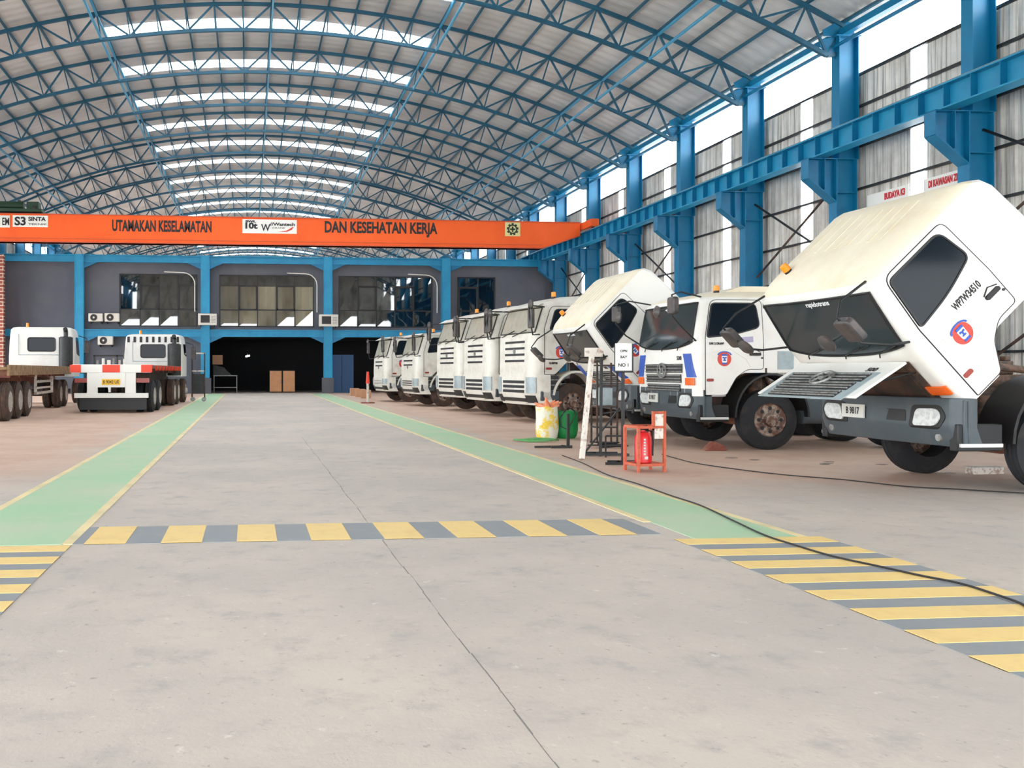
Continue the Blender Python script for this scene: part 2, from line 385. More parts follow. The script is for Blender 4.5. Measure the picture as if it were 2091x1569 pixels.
# columns
def column(sgn):
    """H column, web across the hall; sgn=1 right row. local x points outward"""
    m = MB()
    def hb(x0, x1, z0, z1, fy=.2):
        m.box(x0, x0+.03, -fy, fy, z0, z1); m.box(x1-.03, x1, -fy, fy, z0, z1); m.box(x0+.03, x1-.03, -.015, .015, z0, z1)
    hb(0, .72, 0, 8.3); hb(.1, .78, 8.3, 12.3)
    # stiffeners
    for z in (7.2, 8.3, 9.0): m.box(.03, .7, -.19, .19, z-.012, z+.012)
    m.box(-.1, .8, -.24, .24, 0, .04)
    o = [m]
    return m
def corbel():
    m = MB(); pr = [(0, 6.9), (-.95, 7.65), (-.95, 8.3), (0, 8.3)]
    m.prism(pr, lambda a, b, t: (a, -.015+t, b), .03)
    m.bar((0, 0, 6.9), (-.95, 0, 7.65), .4, .03); m.box(-.97, -.94, -.2, .2, 7.65, 8.3); m.box(-.97, 0, -.2, .2, 8.28, 8.31); m.box(-.4, -.38, -.19, .19, 7.3, 8.28)
    return m
def cap():
    m = MB(); m.box(.0, .85, -.22, .22, 12.3, 12.34)
    m.prism([(.05, 12.34), (.8, 12.34), (.55, 12.95), (.0, 12.75), (-.35, 12.55), (-.3, 12.34)], lambda a, b, t: (a, -.02+t, b), .04)
    m.prism([(.1, 11.6), (.1, 12.34), (-.45, 12.2), (-.45, 12.0)], lambda a, b, t: (a, -.015+t, b), .03)
    return m
for sgn, X in ((1, XR), (-1, XL)):
    root = empty('steel_column', (X, COLY[0], 0)); root.scale = (1, 1, 1)
    if sgn == -1: root.rotation_euler = (0, 0, math.pi)
    column(sgn).build('column_shaft', 'blue', root); corbel().build('corbel', 'blue', root); cap().build('cap_plate', 'blue', root)
    k = MB(); k.bar((.8, .2, 11.6), (.8, 1.4, 12.35), .07, .05); k.build('knee_brace', 'blue_light', root)
    tr = {root.name: kids(root)}
    for i, y in enumerate(COLY):
        o = root if i == 0 else copy_tree(root, tr)
        o.location = (X, y, 0)
        tag(o, 'blue steel H column with crane corbel on the %s side, %s from the open end' % ('right' if sgn > 0 else 'left', ORD[i]), 'column', 'blue wall columns %s row' % ('right' if sgn > 0 else 'left'))
    # runway girder
    m = MB(); xg = X - sgn*.55
    m.box(xg-.22, xg+.22, YROOF, YEND, 8.96, 9.0); m.box(xg-.22, xg+.22, YROOF, YEND, 8.33, 8.37); m.box(xg-.015, xg+.015, YROOF, YEND, 8.37, 8.96)
    y = YROOF + .3
    rr = m.build('runway_girder', 'blue_light'); tag(rr, 'long blue crane runway girder with rail on the %s wall corbels' % ('right' if sgn > 0 else 'left'), 'girder')
    st = MB(); nst = 0
    while y < YEND: st.box(xg-.2, xg+.2, y-.01, y+.01, 8.37, 8.96); y += .91
    merge(rr, st.build('x', 'blue'))
    MB().box(xg-.03, xg+.03, YROOF, YEND, 9.0, 9.1).build('rail', 'metal_grey', rr)
    # eave beams
    m = MB(); m.bar((X+sgn*.3, YROOF, 12.45), (X+sgn*.3, YEND, 12.45), .22, .22); m.tube([(X+sgn*.05, YROOF, 12.0), (X+sgn*.05, YEND, 12.0)], .06)
    o = m.build('eave_beam', 'blue'); tag(o, 'blue eave beam and pipe along the %s column tops' % ('right' if sgn > 0 else 'left'), 'beam')

# right wall sheet: ribbed, with white translucent strips at mid-bay
XW = XR + .95
def wall_sheet(xw, sgn, z0, z1, name, first):
    m = MB(); n = first; strips = []
    ys0 = [YROOF - 2.7] + [y for y in COLY] + [YEND]
    mids = [(y + 2.55, y + 3.15) for y in COLY[:-1]]
    y = YROOF
    pts = []
    while y < YEND: pts.append(y); y += .1
    prof = [0, 0, .045, .045]
    for i in range(len(pts)-1):
        a, b = pts[i], pts[i+1]
        if any(c-.01 <= (a+b)/2 <= d+.01 for c, d in mids): continue
        xa, xb = xw + sgn*prof[i % 4], xw + sgn*prof[(i+1) % 4]
        m.bm.faces.new([m.bm.verts.new(p) for p in ((xa, a, z0), (xb, b, z0), (xb, b, z1), (xa, a, z1))])
    struct(m.build(name, 'sheet'))
    for c, d in mids:
        q = MB(); q.box(xw, xw+.01*sgn, c-.06, d+.06, z0, z1); struct(q.build('window_%d' % n, 'translucent')); n += 1
    return n
nw = wall_sheet(XW, 1, 0, 11.1, 'wall_right', len(SKY)+1)
nw = wall_sheet(XL - .95, -1, 7.4, 11.1, 'wall_left', nw)
for i, z in enumerate((11.1, 10.05, 8.75, 7.35, 6.0, 4.65, 3.3, 1.9)):
    for sgn, xw in ((1, XW - .06), (-1, XL - .89)):
        if sgn < 0 and i > 3: continue
        m = MB(); m.box(xw-.05, xw+.05, YROOF, YEND, z-.035, z+.035); o = m.build('wall_girt', 'dark_plastic' if i else 'black')
        tag(o, 'dark horizontal wall girt behind the %s columns, %s from the top' % ('right' if sgn > 0 else 'left', ORD[i]), 'wall rail', 'girts of the %s wall' % ('right' if sgn > 0 else 'left'))
for i, k in enumerate((4, 6, 8, 10)):
    y0, y1 = COLY[k], COLY[k+1]; root = empty('cross_brace', (XR+.4, (y0+y1)/2, 0), 0, 'crossed steel brace rods between blue columns, %s bay with rods from the open end' % ORD[i], 'brace', 'cross braces of the right wall')
    h = (y1-y0)/2
    for za, zb in ((5.0, 7.8), (1.6, 4.6)):
        MB().tube([(0, -h+.2, za), (0, h-.2, zb)], .04).build('brace_rod', 'black', root); MB().tube([(.09, h-.2, za), (.09, -h+.2, zb)], .04).build('brace_rod', 'chassis', root)
# end wall behind the office block
m = MB(); m.box(-20, 21, YEND, YEND+.2, 0, 17); struct(m.build('wall_back', 'sheet'))
m = MB(); xs = [-18 + 1.8*i for i in range(21)]
m.prism([(XC-18.2, 7.2)] + [(arch(x, .2)[0], arch(x, .2)[1]) for x in xs] + [(XC+18.2, 7.2)], lambda a, b, t: (a, YROOF-.1+t, b), .08); struct(m.build('wall_sky_blocker', 'sheet'))  # unseen gable added behind the camera, keeps bright sky out of window reflections
# painted slogan on the right wall
def wall_text(body, y, z, s):
    return text(None, body, s, 'red_text', frame((XW-.09, y, z), (0, -1, 0), (0, 0, 1)), None, 'wall_slogan', 1.0, .012)
tb = empty('safety_banner', (XW-.13, 25.15, 6.74), 0, 'white banner with red capital lettering on the right wall above the tilted cab', 'banner')
m = MB(); m.box(-.01, .0, .45, 2.3, -.35, .3); m.build('banner_sheet', 'sign_white', tb); m = MB(); m.box(-.01, .0, -1.75, -.15, -.35, .3); m.build('banner_sheet', 'sign_white', tb)
text(None, 'BUDAYA K3', .27, 'red_text', frame((-.02, 1.05, .1), (0, -1, 0), (0, 0, 1)), tb, 'lettering', .62, .012)
text(None, 'DI KAWASAN ZILI', .27, 'red_text', frame((-.02, -.95, .1), (0, -1, 0), (0, 0, 1)), tb, 'lettering', .55, .012)

# ---------------------------------------------------------------- painted floor markings
def pstrip(m, x0, x1, y0, y1, z=.004): m.box(x0, x1, y0, y1, 0.0, z)
YX0, YX1, YFAR = 7.1, 8.05, 55.0
def yy(d, X): return Yfrom(X, d)
for nm, x0, x1, lab in (('left', -2.56, -1.42, 'green painted walkway with yellow edges beside the flatbed trailers'), ('right', 3.61, 4.67, 'green painted walkway with yellow edges beside the parked tractor row')):
    root = empty('floor_walkway', ((x0+x1)/2, 30, 0), 0, lab, 'floor marking', None); c = (x0+x1)/2; h = (x1-x0)/2
    yn = 7.45 if nm == 'left' else 7.2
    m = MB(); m.box(-h+.07, h-.07, yn-30, YFAR-30, 0, .004); m.build('green_lane', 'paint_green', root)
    for s in (-1, 1):
        a, b = sorted((s*h, s*(h-.085))); ye = yn if s * (1 if nm == 'left' else -1) < 0 else 8.05
        if nm == 'left' and s == 1: ye = yn
        MB().box(a, b, ye-30, YFAR-30, 0, .005).build('edge_line', 'paint_edge', root)
root = empty('zebra_crossing', (1.1, 7.8, 0), 0, 'yellow and grey striped crossing band spanning the central grey lane', 'floor marking')
MB().box(-1.42-1.1, 3.5-1.1, -.36, .44, 0, .0035).build('grey_base', 'paint_grey', root)
for i in range(8):
    x = -1.33 + .612*i; m = MB(); m.box(x-1.1, x+.33-1.1, -.36, .44, 0, .006); m.build('yellow_stripe', 'paint_yellow', root)
def zebra(x0, x1, lab, n, yt):
    root = empty('zebra_crossing', ((x0+x1)/2, 5, 0), 0, lab, 'floor marking'); h = (x1-x0)/2
    MB().box(-h, h, yt-.44*n-5, yt-5, 0, .0035).build('grey_base', 'paint_grey', root)
    for i in range(n):
        y = yt - .44*i; MB().box(-h, h, y-.235-5, y-5, 0, .006).build('yellow_stripe', 'paint_yellow', root)
zebra(3.5, 4.78, 'yellow and grey zebra strip at the lower right, crossed by the black cable', 11, 7.2)
zebra(-2.7, -1.42, 'yellow and grey zebra strip at the lower left corner', 11, 7.4)
# expansion crack
m = MB(); pts = [(1.09+.05*math.sin(i*.9)*.15+random.uniform(-.004, .004), 1.9+i*.25) for i in range(70)]
for a, b in zip(pts, pts[1:]):
    wd = random.choice((.002, .004, .003)) ; m.box(min(a[0], b[0])-wd/2, min(a[0], b[0])+wd/2+abs(a[0]-b[0])*.5, a[1], b[1], 0, .001)
tag(m.build('floor_crack', 'crack'), 'thin dark expansion crack running down the central concrete lane', 'crack')
for i in range(9):
    X, Y = random.uniform(6.2, 10.5), random.uniform(11, 14.5); m = MB()
    poly = [(random.uniform(.04, .12)*math.cos(t*.785), random.uniform(.02, .07)*math.sin(t*.785)) for t in range(8)]
    m.prism(poly, lambda a, b, t: (a, b, t), .003); o = m.build('oil_spot', 'oil'); o.location = (X, Y, 0)
    tag(o, 'small dark oil spot on the tan floor before the trucks', 'stain', 'oil spots on the floor')

# ---------------------------------------------------------------- office block at the back
YO = 56.0; OX = [-17.7, -10.2, -2.7, 4.8, 12.2, 19.0]
WINS = [(245, 402, [0, .262, .51, .755, 1], (1, 3)), (449, 640, [0, .2, .4, .6, .8, 1], (1, 3)), (692, 882, [0, .2, .4, .6, .8, 1], (1, 3)), (935, 1010, [0, .55, 1], (0,))]
ZW0, ZW1 = 4.08, 7.28
wl = MB(); xsw = [-15.0]
wr = []
for a, b, _, _ in WINS: wr.append((XatY(a, YO), XatY(b, YO)))
wl.box(-15, 19.6, YO, YO+.2, 3.6, ZW0); wl.box(-15, 19.6, YO, YO+.2, ZW1, 8.2)
edges = [-15.0]
for a, b in wr: edges += [a, b]
edges.append(19.6)
for i in range(0, len(edges), 2): wl.box(edges[i], edges[i+1], YO, YO+.2, ZW0, ZW1)
wl.box(-15, -2.7, YO, YO+.2, 0, 3.6); wl.box(12.2, 19.6, YO, YO+.2, 0, 3.6)
struct(wl.build('wall_office', 'office_wall'))
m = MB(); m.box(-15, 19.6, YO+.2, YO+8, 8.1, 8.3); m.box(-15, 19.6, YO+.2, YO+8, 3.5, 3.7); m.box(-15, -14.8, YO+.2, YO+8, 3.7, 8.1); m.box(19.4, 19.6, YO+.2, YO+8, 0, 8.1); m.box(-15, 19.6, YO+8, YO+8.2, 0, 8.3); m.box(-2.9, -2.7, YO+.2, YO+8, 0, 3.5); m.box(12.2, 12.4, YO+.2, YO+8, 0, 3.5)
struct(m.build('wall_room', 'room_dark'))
for i, (a, b, mu, sash) in enumerate(WINS):
    x0, x1 = wr[i]; W = x1-x0; n = 100+i
    f = MB(); y0, y1 = YO-.04, YO+.08
    f.box(x0, x1, y0, y1, ZW0, ZW0+.07); f.box(x0, x1, y0, y1, ZW1-.07, ZW1); f.box(x0, x1, y0, y1, 5.1, 5.16)
    for t in mu: f.box(x0+W*t-.035, x0+W*t+.035, y0, y1, ZW0, ZW1)
    for s in sash:
        xa, xb = x0+W*mu[s], x0+W*mu[s+1]
        f.box(xa, xb, y0-.02, y0+.03, 6.55, 6.67); f.box(xa, xb, y0-.02, y0+.03, 5.1, 5.2); f.box(xa, xa+.1, y0-.02, y0+.03, 5.1, 6.6); f.box(xb-.1, xb, y0-.02, y0+.03, 5.1, 6.6)
    fo = f.build('window_%d' % (nw+i), 'black'); struct(fo)
    for s in range(len(mu)-1):
        for za, zb in ((ZW0+.04, 5.12), (5.14, ZW1-.04)):
            p = MB(); tl = random.uniform(-.012, .012); yb = YO+.02
            xa, xb = x0+W*mu[s]+.02, x0+W*mu[s+1]-.02
            p.bm.faces.new([p.bm.verts.new(q) for q in ((xa, yb+tl, za), (xb, yb-tl, za), (xb, yb-tl+random.uniform(-.02, .02), zb), (xa, yb+tl, zb))])
            struct(p.build('window_pane', 'window_glass', fo))
x0, x1 = wr[1]; m = MB()
for s in range(24):
    a = x0 + (x1-x0)*s/24; m.bm.faces.new([m.bm.verts.new(q) for q in ((a, YO+.3+.04*(s%2), ZW0), (a+(x1-x0)/24, YO+.3+.04*((s+1)%2), ZW0), (a+(x1-x0)/24, YO+.3+.04*((s+1)%2), 6.6), (a, YO+.3+.04*(s%2), 6.6))])
tag(m.build('window_curtain', 'curtain'), 'tan sheet imitating a reflection in the middle office window', 'curtain')  # added sheet whose colour stands in for a beige reflection in the panes
for i, x in enumerate(OX[1:5]):
    root = empty('office_column', (x, YO-.25, 0), 0, 'blue column of the office front, %s from the left' % ORD[i], 'column', 'blue office front columns')
    m = MB(); m.box(-.27, -.24, -.2, .2, .9, 8.4); m.box(.24, .27, -.2, .2, .9, 8.4); m.box(-.24, .24, -.18, -.15, .9, 8.4); m.build('column_shaft', 'blue_light', root)
    MB().box(-.36, .36, -.3, .22, 0, .95).build('plinth', 'plinth', root, bevel=.02)
m = MB(); m.box(-15.2, -15.0, YO-.35, YO, 0, 8.4); tag(m.build('corner_column', 'blue_light'), 'slim blue corner post at the left end of the office front', 'column')
for z, nm in ((8.17, 'top'), (3.68, 'middle')):
    root = empty('office_beam', (2, YO-.2, z), 0, 'blue I beam across the office front at the %s' % ('roof edge' if nm == 'top' else 'upper floor level'), 'beam')
    m = MB(); m.box(-17.2, 17.0, -.15, .12, .17, .22); m.box(-17.2, 17.0, -.15, .12, -.22, -.17); m.box(-17.2, 17.0, -.03, 0, -.17, .17); m.build('beam_profile', 'blue_light', root)
    for x in OX[1:5]:
        for s in (-1, 1):
            if (x == OX[1] and s < 0): continue
            h = MB(); h.prism([(x-2+s*.27, -.22), (x-2+s*1.1, -.22), (x-2+s*.27, -.6)], lambda a, b, t: (a, -.12+t, b), .1); h.build('haunch', 'blue', root)
m = MB(); m.box(-19, -14.35, 54.6, 55.0, 0, 8.2); struct(m.build('wall_brick', 'brick'))
# conduits over the windows
for i, xe in enumerate((XatY(408, YO), XatY(657, YO), XatY(902, YO))):
    m = MB(); xe -= .25; pts = [(xe-1.9, YO-.06, 7.42), (xe-.75, YO-.06, 7.38)] + [(xe-.75+.7*math.sin(t*.314), YO-.06, 6.68+.7*math.cos(t*.314)) for t in range(1, 6)] + [(xe-.05, YO-.06, 5.0)]
    o = m.tube(pts, .035, 6).build('conduit_pipe', 'conduit', smooth=True); tag(o, 'bent white pipe running over and down beside the %s office window' % ('left', 'middle', 'right')[i], 'pipe', 'white pipes over the office windows')
def ac(px0, px1, z0, kind, label):
    x0, x1 = XatY(px0, YO-.5), XatY(px1, YO-.5); W = x1-x0; H = W*.58 if kind == 'split' else W*.62
    root = empty('air_conditioner', ((x0+x1)/2, YO-.25 if kind == 'split' else YO-.6, z0), 0, label, 'air conditioner', 'air conditioners on the office front')
    MB().box(-W/2, W/2, -.2, .2, 0, H).build('casing', 'ac_white', root, bevel=.03)
    if kind == 'split':
        g = MB(); g.lathe([(-.215, H*.42), (-.2, H*.42)], 24, 'y', (-W*.12, 0, H/2)); g.build('fan_grille', 'ac_grille', root); MB().lathe([(-.225, H*.12), (-.215, H*.12)], 12, 'y', (-W*.12, 0, H/2)).build('fan_hub', 'ac_white', root)
        m = MB(); m.box(-W*.4, -W*.35, -.15, .25, -.12, 0); m.box(W*.35, W*.4, -.15, .25, -.12, 0); m.build('bracket', 'dark_plastic', root)
    else:
        MB().box(-W*.36, W*.12, -.215, -.2, H*.2, H*.85).build('fan_grille', 'ac_grille', root); m = MB()
        for k in range(5): m.box(W*.2, W*.44, -.212, -.2, H*(.2+.13*k), H*(.25+.13*k))
        m.build('vent_slats', 'metal_grey', root); m = MB(); m.box(-W*.4, -W*.35, -.1, .4, -.1, 0); m.box(W*.35, W*.4, -.1, .4, -.1, 0); m.build('bracket', 'dark_plastic', root)
ac(180, 209, 4.35, 'split', 'white split air conditioner unit, left of the pair under the upper office wall')
ac(213, 243, 4.35, 'split', 'white split air conditioner unit, right of the pair beside the left window')
ac(199, 230, 2.95, 'split', 'white split air conditioner unit low on the wall above the flatbed')
ac(405, 443, 4.15, 'box', 'beige window air conditioner on the office column left of the dark opening')
ac(651, 690, 4.1, 'box', 'beige window air conditioner on the office column right of the dark opening')
# inside the dark opening
YI = YO + 1.5
root = empty('wooden_cabinet', ((XatY(550, YI)+XatY(603, YI))/2, YI, 0), 0, 'light wooden two door cabinet in the dark opening', 'cabinet'); W = (XatY(603, YI)-XatY(550, YI))/2
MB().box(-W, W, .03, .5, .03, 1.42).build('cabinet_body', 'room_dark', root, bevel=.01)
for s in (-1, 1): MB().box(*sorted((s*.05, s*(W-.03))), -.01, .03, .06, 1.38).build('door', 'wood', root, bevel=.01); 
for s in (-1, 1): MB().box(*sorted((s*.08, s*.11)), -.03, 0, .6, .8).build('handle', 'metal_grey', root)
root = empty('blue_cabinet', (XatY(698, YO+.8), YO+.8, 0), 0, 'tall blue metal cabinet behind the right column of the opening', 'cabinet')
MB().box(-.75, .75, 0, .5, 0, 2.4).build('cabinet_body', 'cabinet_blue', root, bevel=.02); MB().box(-.02, .02, -.03, 0, .1, 2.3).build('door_seam', 'black', root)
root = empty('work_bench', (XatY(460, YI), YI, 0), 0, 'dark metal shelf bench inside the opening beside the left column', 'bench')
m = MB()
for z in (.3, 1.05): m.box(-.75, .75, 0, .6, z, z+.05)
for x in (-.73, .7):
    for y in (0, .57): m.box(x, x+.04, y, y+.04, 0, 1.1)
m.build('shelf_frame', 'metal_grey', root)
m = MB(); m.prism([(-.75, 1.1), (.4, 1.1), (-.1, 1.6), (-.75, 1.75)], lambda a, b, t: (a, .1+t, b), .4); tag(m.build('tarp_pile', 'dark_plastic'), 'dark covered heap lying on the shelf bench', 'cover').location = (XatY(460, YI), YI, 0)
m = MB(); m.box(-.32, .32, -.2, .2, 0, .6); o = m.build('carton', 'carton', bevel=.01); o.location = (XatY(444, YI), YI+.3, 1.78); tag(o, 'brown carton on top of the heap behind the left column', 'box')
lp = empty('wall_lamp', (XatY(505, YI), YI+2, 2.35), 0, 'small lit white lamp glowing in the dark room', 'lamp')
em = bpy.data.materials.new('lamp_glow'); em.use_nodes = True; em.node_tree.nodes['Principled BSDF'].inputs['Emission Color'].default_value = (1, 1, 1, 1); em.node_tree.nodes['Principled BSDF'].inputs['Emission Strength'].default_value = 3; M['glow'] = em
m = MB(); m.tube([(-.12, 0, -.03), (.15, 0, .03)], .05, 8); m.build('lamp_tube', 'glow', lp); MB().box(-.02, .02, .05, .12, -.05, .15).build('lamp_bracket', 'metal_grey', lp)
for i, (px, z) in enumerate(((727, 0), (736, 0), (744, .0))):
    m = MB(); m.box(-.24, .24, -.2, .2, 0, .42); o = m.build('carton', 'carton', bevel=.01); o.location = (XatY(px-3+i*3, 50-i*2.2), 50-i*2.2, 0); tag(o, ('brown carton on the floor, farthest of the three by the last truck', 'brown carton on the floor, middle of the three by the last truck', 'brown carton on the floor, nearest of the three by the last truck')[i], 'box', 'cartons by the last truck')
Yb = 38.4; root = empty('marker_post', (XatY(751, Yb), Yb, 0), 0, 'white post with a red band standing before the farthest truck', 'post')
MB().lathe([(0, .3), (.05, .3)], 16, 'z').build('base', 'rust_red', root); MB().lathe([(.05, .055), (.85, .055)], 10, 'z').build('pole', 'worn_white', root, smooth=True); MB().lathe([(.85, .09), (1.05, .07), (1.35, .05)], 10, 'z').build('red_band', 'bar_red', root, smooth=True)

# ---------------------------------------------------------------- overhead crane
YC = 48.5; GX0, GX1 = -17.6, 18.75
root = empty('overhead_crane', (0, YC, 8.1), 0, 'orange overhead travelling crane girder with black lettering spanning the hall', 'crane')
m = MB(); pr = [(-16.3, .7), (-15.2, 0), (16.0, 0), (18.15, .72), (18.15, 1.47), (-16.3, 1.47)]
m.prism(pr, lambda a, b, t: (a, t, b), .55); m.build('girder', 'orange', root)
m = MB(); m.box(-15.2, 16.0, -.06, .61, 0, .04); m.box(-15.2, 16.0, -.03, 0, .19, .21); m.box(-16.3, 18.15, -.06, .61, 1.45, 1.49); m.bar((16.0, .27, .02), (18.15, .27, .74), .67, .04); m.build('flange', 'orange_dark', root)
m = MB()
for s, x in ((1, 18.45), (-1, -16.6)): m.box(x-.22, x+.22, -1.4, 1.9, 1.06, 1.46)
m.build('end_carriage', 'orange', root, bevel=.02)
m = MB()
for x in (18.45, -16.6):
    for y in (-1.1, 1.5): m.lathe([(-.06, .16), (.06, .16)], 16, 'x', (x, y, 1.165))
m.build('carriage_wheels', 'dark_plastic', root)
def fc(x, z, off=-.012): return frame((x, off, z), (1, 0, 0), (0, 0, 1))
def gx(px): return XatY(px, YC)
def gtext(body, a, b, zc, h, par=root, mt='ink', off=-.012, bold=.02):
    o = text(None, body, h/.7, mt, Matrix.Identity(4), par, 'lettering', 1, bold)
    w0 = min(v.co.x for v in o.data.vertices); w1 = max(v.co.x for v in o.data.vertices); hm = (min(v.co.y for v in o.data.vertices) + max(v.co.y for v in o.data.vertices))/2
    s = (gx(b)-gx(a))/(w1-w0); mm = fc((gx(a)+gx(b))/2, zc, off)
    for v in o.data.vertices: v.co = mm @ Vector(((v.co.x-(w0+w1)/2)*s, v.co.y-hm, v.co.z))
    return o
gtext('UTAMAKAN KESELAMATAN', 229, 432, .93, .56, bold=.028); gtext('DAN KESEHATAN KERJA', 663, 893, .93, .58, bold=.028)
def plate(a, b, z0, z1, mt='sign_white', name='sign_plate'):
    m = MB(); m.box(gx(a), gx(b), -.025, -.003, z0, z1); return m.build(name, mt, root)
p = plate(495, 606, .62, 1.36); gtext('SWL', 501, 523, 1.25, .1, p, off=-.035, bold=.01); gtext('10t', 501, 526, 1.02, .3, p, off=-.035); gtext('W', 533, 552, .93, .36, p, off=-.035, bold=.01); gtext('//Wantech', 551, 602, 1.12, .16, p, off=-.035, bold=.008); gtext('CRANE', 556, 582, .92, .08, p, off=-.035, bold=0)
m = MB(); m.prism([(gx(566), .72), (gx(585), .78), (gx(597), .98), (gx(600), 1.0), (gx(596), .84), (gx(586), .72)], lambda a, b, t: (a, -.034+t, b), .006); m.build('swoosh', 'decal_red', p)
p = plate(26, 98, .78, 1.38, 'sign_white'); gtext('S3', 30, 53, 1.08, .42, p, off=-.035); gtext('SINTA', 58, 94, 1.2, .2, p, off=-.035, bold=.01); gtext('TEKNIK', 58, 96, .93, .1, p, off=-.035, bold=0)
p = plate(-14, 20, .74, 1.36, 'sign_white'); gtext('EM', 5, 19, 1.05, .38, p, off=-.035, bold=.01)
p = plate(1031, 1062, .66, 1.42, 'sign_yellow')
m = MB(); cx, cz = (gx(1031)+gx(1062))/2, 1.04
for k in range(9):
    t = k*2*math.pi/9; m.box(-.06, .06, -.034, -.026, .24, .33, Matrix.Translation((cx, 0, cz)) @ Matrix.Rotation(t, 4, 'Y'))
m.lathe([(-.034, .26), (-.026, .26), (-.026, .19), (-.034, .19)], 28, 'y', (cx, 0, cz), closed=True)
m.box(cx-.15, cx+.15, -.034, -.026, cz-.045, cz+.045); m.box(cx-.045, cx+.045, -.034, -.026, cz-.15, cz+.15); m.build('safety_emblem', 'dark_green', p)
ho = empty('crane_hoist', (gx(22), YC+.3, 9.66), 0, 'dark hoist trolley sitting on the left end of the orange girder', 'hoist')
m = MB(); m.box(-1.6, 1.6, -.5, .6, .0, .15); m.lathe([(-.8, .22), (.8, .22)], 14, 'x', (-.2, 0, .38)); m.box(.8, 1.4, -.3, .3, .15, .55); m.build('hoist_body', 'dark_green', ho); m = MB(); m.lathe([(-.06, .17), (.06, .17)], 14, 'x', (-1.2, -.3, .15)); m.lathe([(-.06, .17), (.06, .17)], 14, 'x', (1.2, -.3, .15)); m.build('trolley_wheels', 'chassis', ho)



# ---------------------------------------------------------------- trucks
WT = {}
def wheel(parent, x, y, side, r=.53, wd=.3, dusty=False, dual=False, style='rust'):
    """side=+1: outer face towards +y. local truck coords"""
    key = (r, wd, side, dusty, dual, style)
    if key not in WT:
        m = MB(); w2 = wd
        def ring(y0):
            m.lathe([(y0-w2/2, .30), (y0-w2/2+.01, r-.09), (y0-w2/2+.05, r-.02), (y0-w2*.3, r), (y0-w2*.22, r-.015), (y0-w2*.14, r), (y0-.02, r), (y0, r-.018), (y0+.02, r), (y0+w2*.14, r), (y0+w2*.22, r-.015), (y0+w2*.3, r), (y0+w2/2-.05, r-.02), (y0+w2/2-.01, r-.09), (y0+w2/2, .30)], 40, 'y', closed=True)
        ring(0)
        if dual: ring(-side*(wd+.04))
        t = m.build('wheel', 'tyre_dusty' if dusty else 'tyre', smooth=True)
        m = MB(); o = side
        if not dual:
            prof = [(o*wd*.46, .3), (o*wd*.5, .285), (o*wd*.4, .26), (o*wd*.32, .245), (o*wd*.42, .2), (o*wd*.44, .12), (o*wd*.7, .11), (o*wd*.74, .07), (o*wd*.74, .0001)]
        else:
            prof = [(o*wd*.46, .3), (o*wd*.5, .285), (o*wd*.1, .26), (-o*wd*.3, .24), (-o*wd*.32, .16), (o*wd*.2, .13), (o*wd*.3, .09), (o*wd*.3, .0001)]
        m.lathe(prof, 32, 'y')
        rim = m.build('rim', 'rim_rust' if style == 'rust' else 'rim_light', t, smooth=True)
        m = MB()
        for k in range(8):
            a = k*math.pi/4; yc = o*wd*(.40 if not dual else -.28)
            m.lathe([(yc-.02, .034), (yc+o*.022, .034)], 10, 'y', (.205*math.cos(a), 0, .205*math.sin(a)))
        merge(rim, m.build('x', 'black'))
        m = MB()
        for k in range(10):
            a = k*math.pi/5+.2; yc = o*wd*(.44 if not dual else -.25)
            m.lathe([(yc, .014), (yc+o*.035, .014)], 6, 'y', (.155*math.cos(a), 0, .155*math.sin(a)))
        merge(rim, m.build('x', 'metal_grey'))
        t.location = (x, y, r); t.parent = parent; WT[key] = t; return t
    src = WT[key]; c = src.copy(); COL.objects.link(c); c.parent = parent; c.location = (x, y, r)
    for ch in kids(src): d = ch.copy(); COL.objects.link(d); d.parent = c
    return c

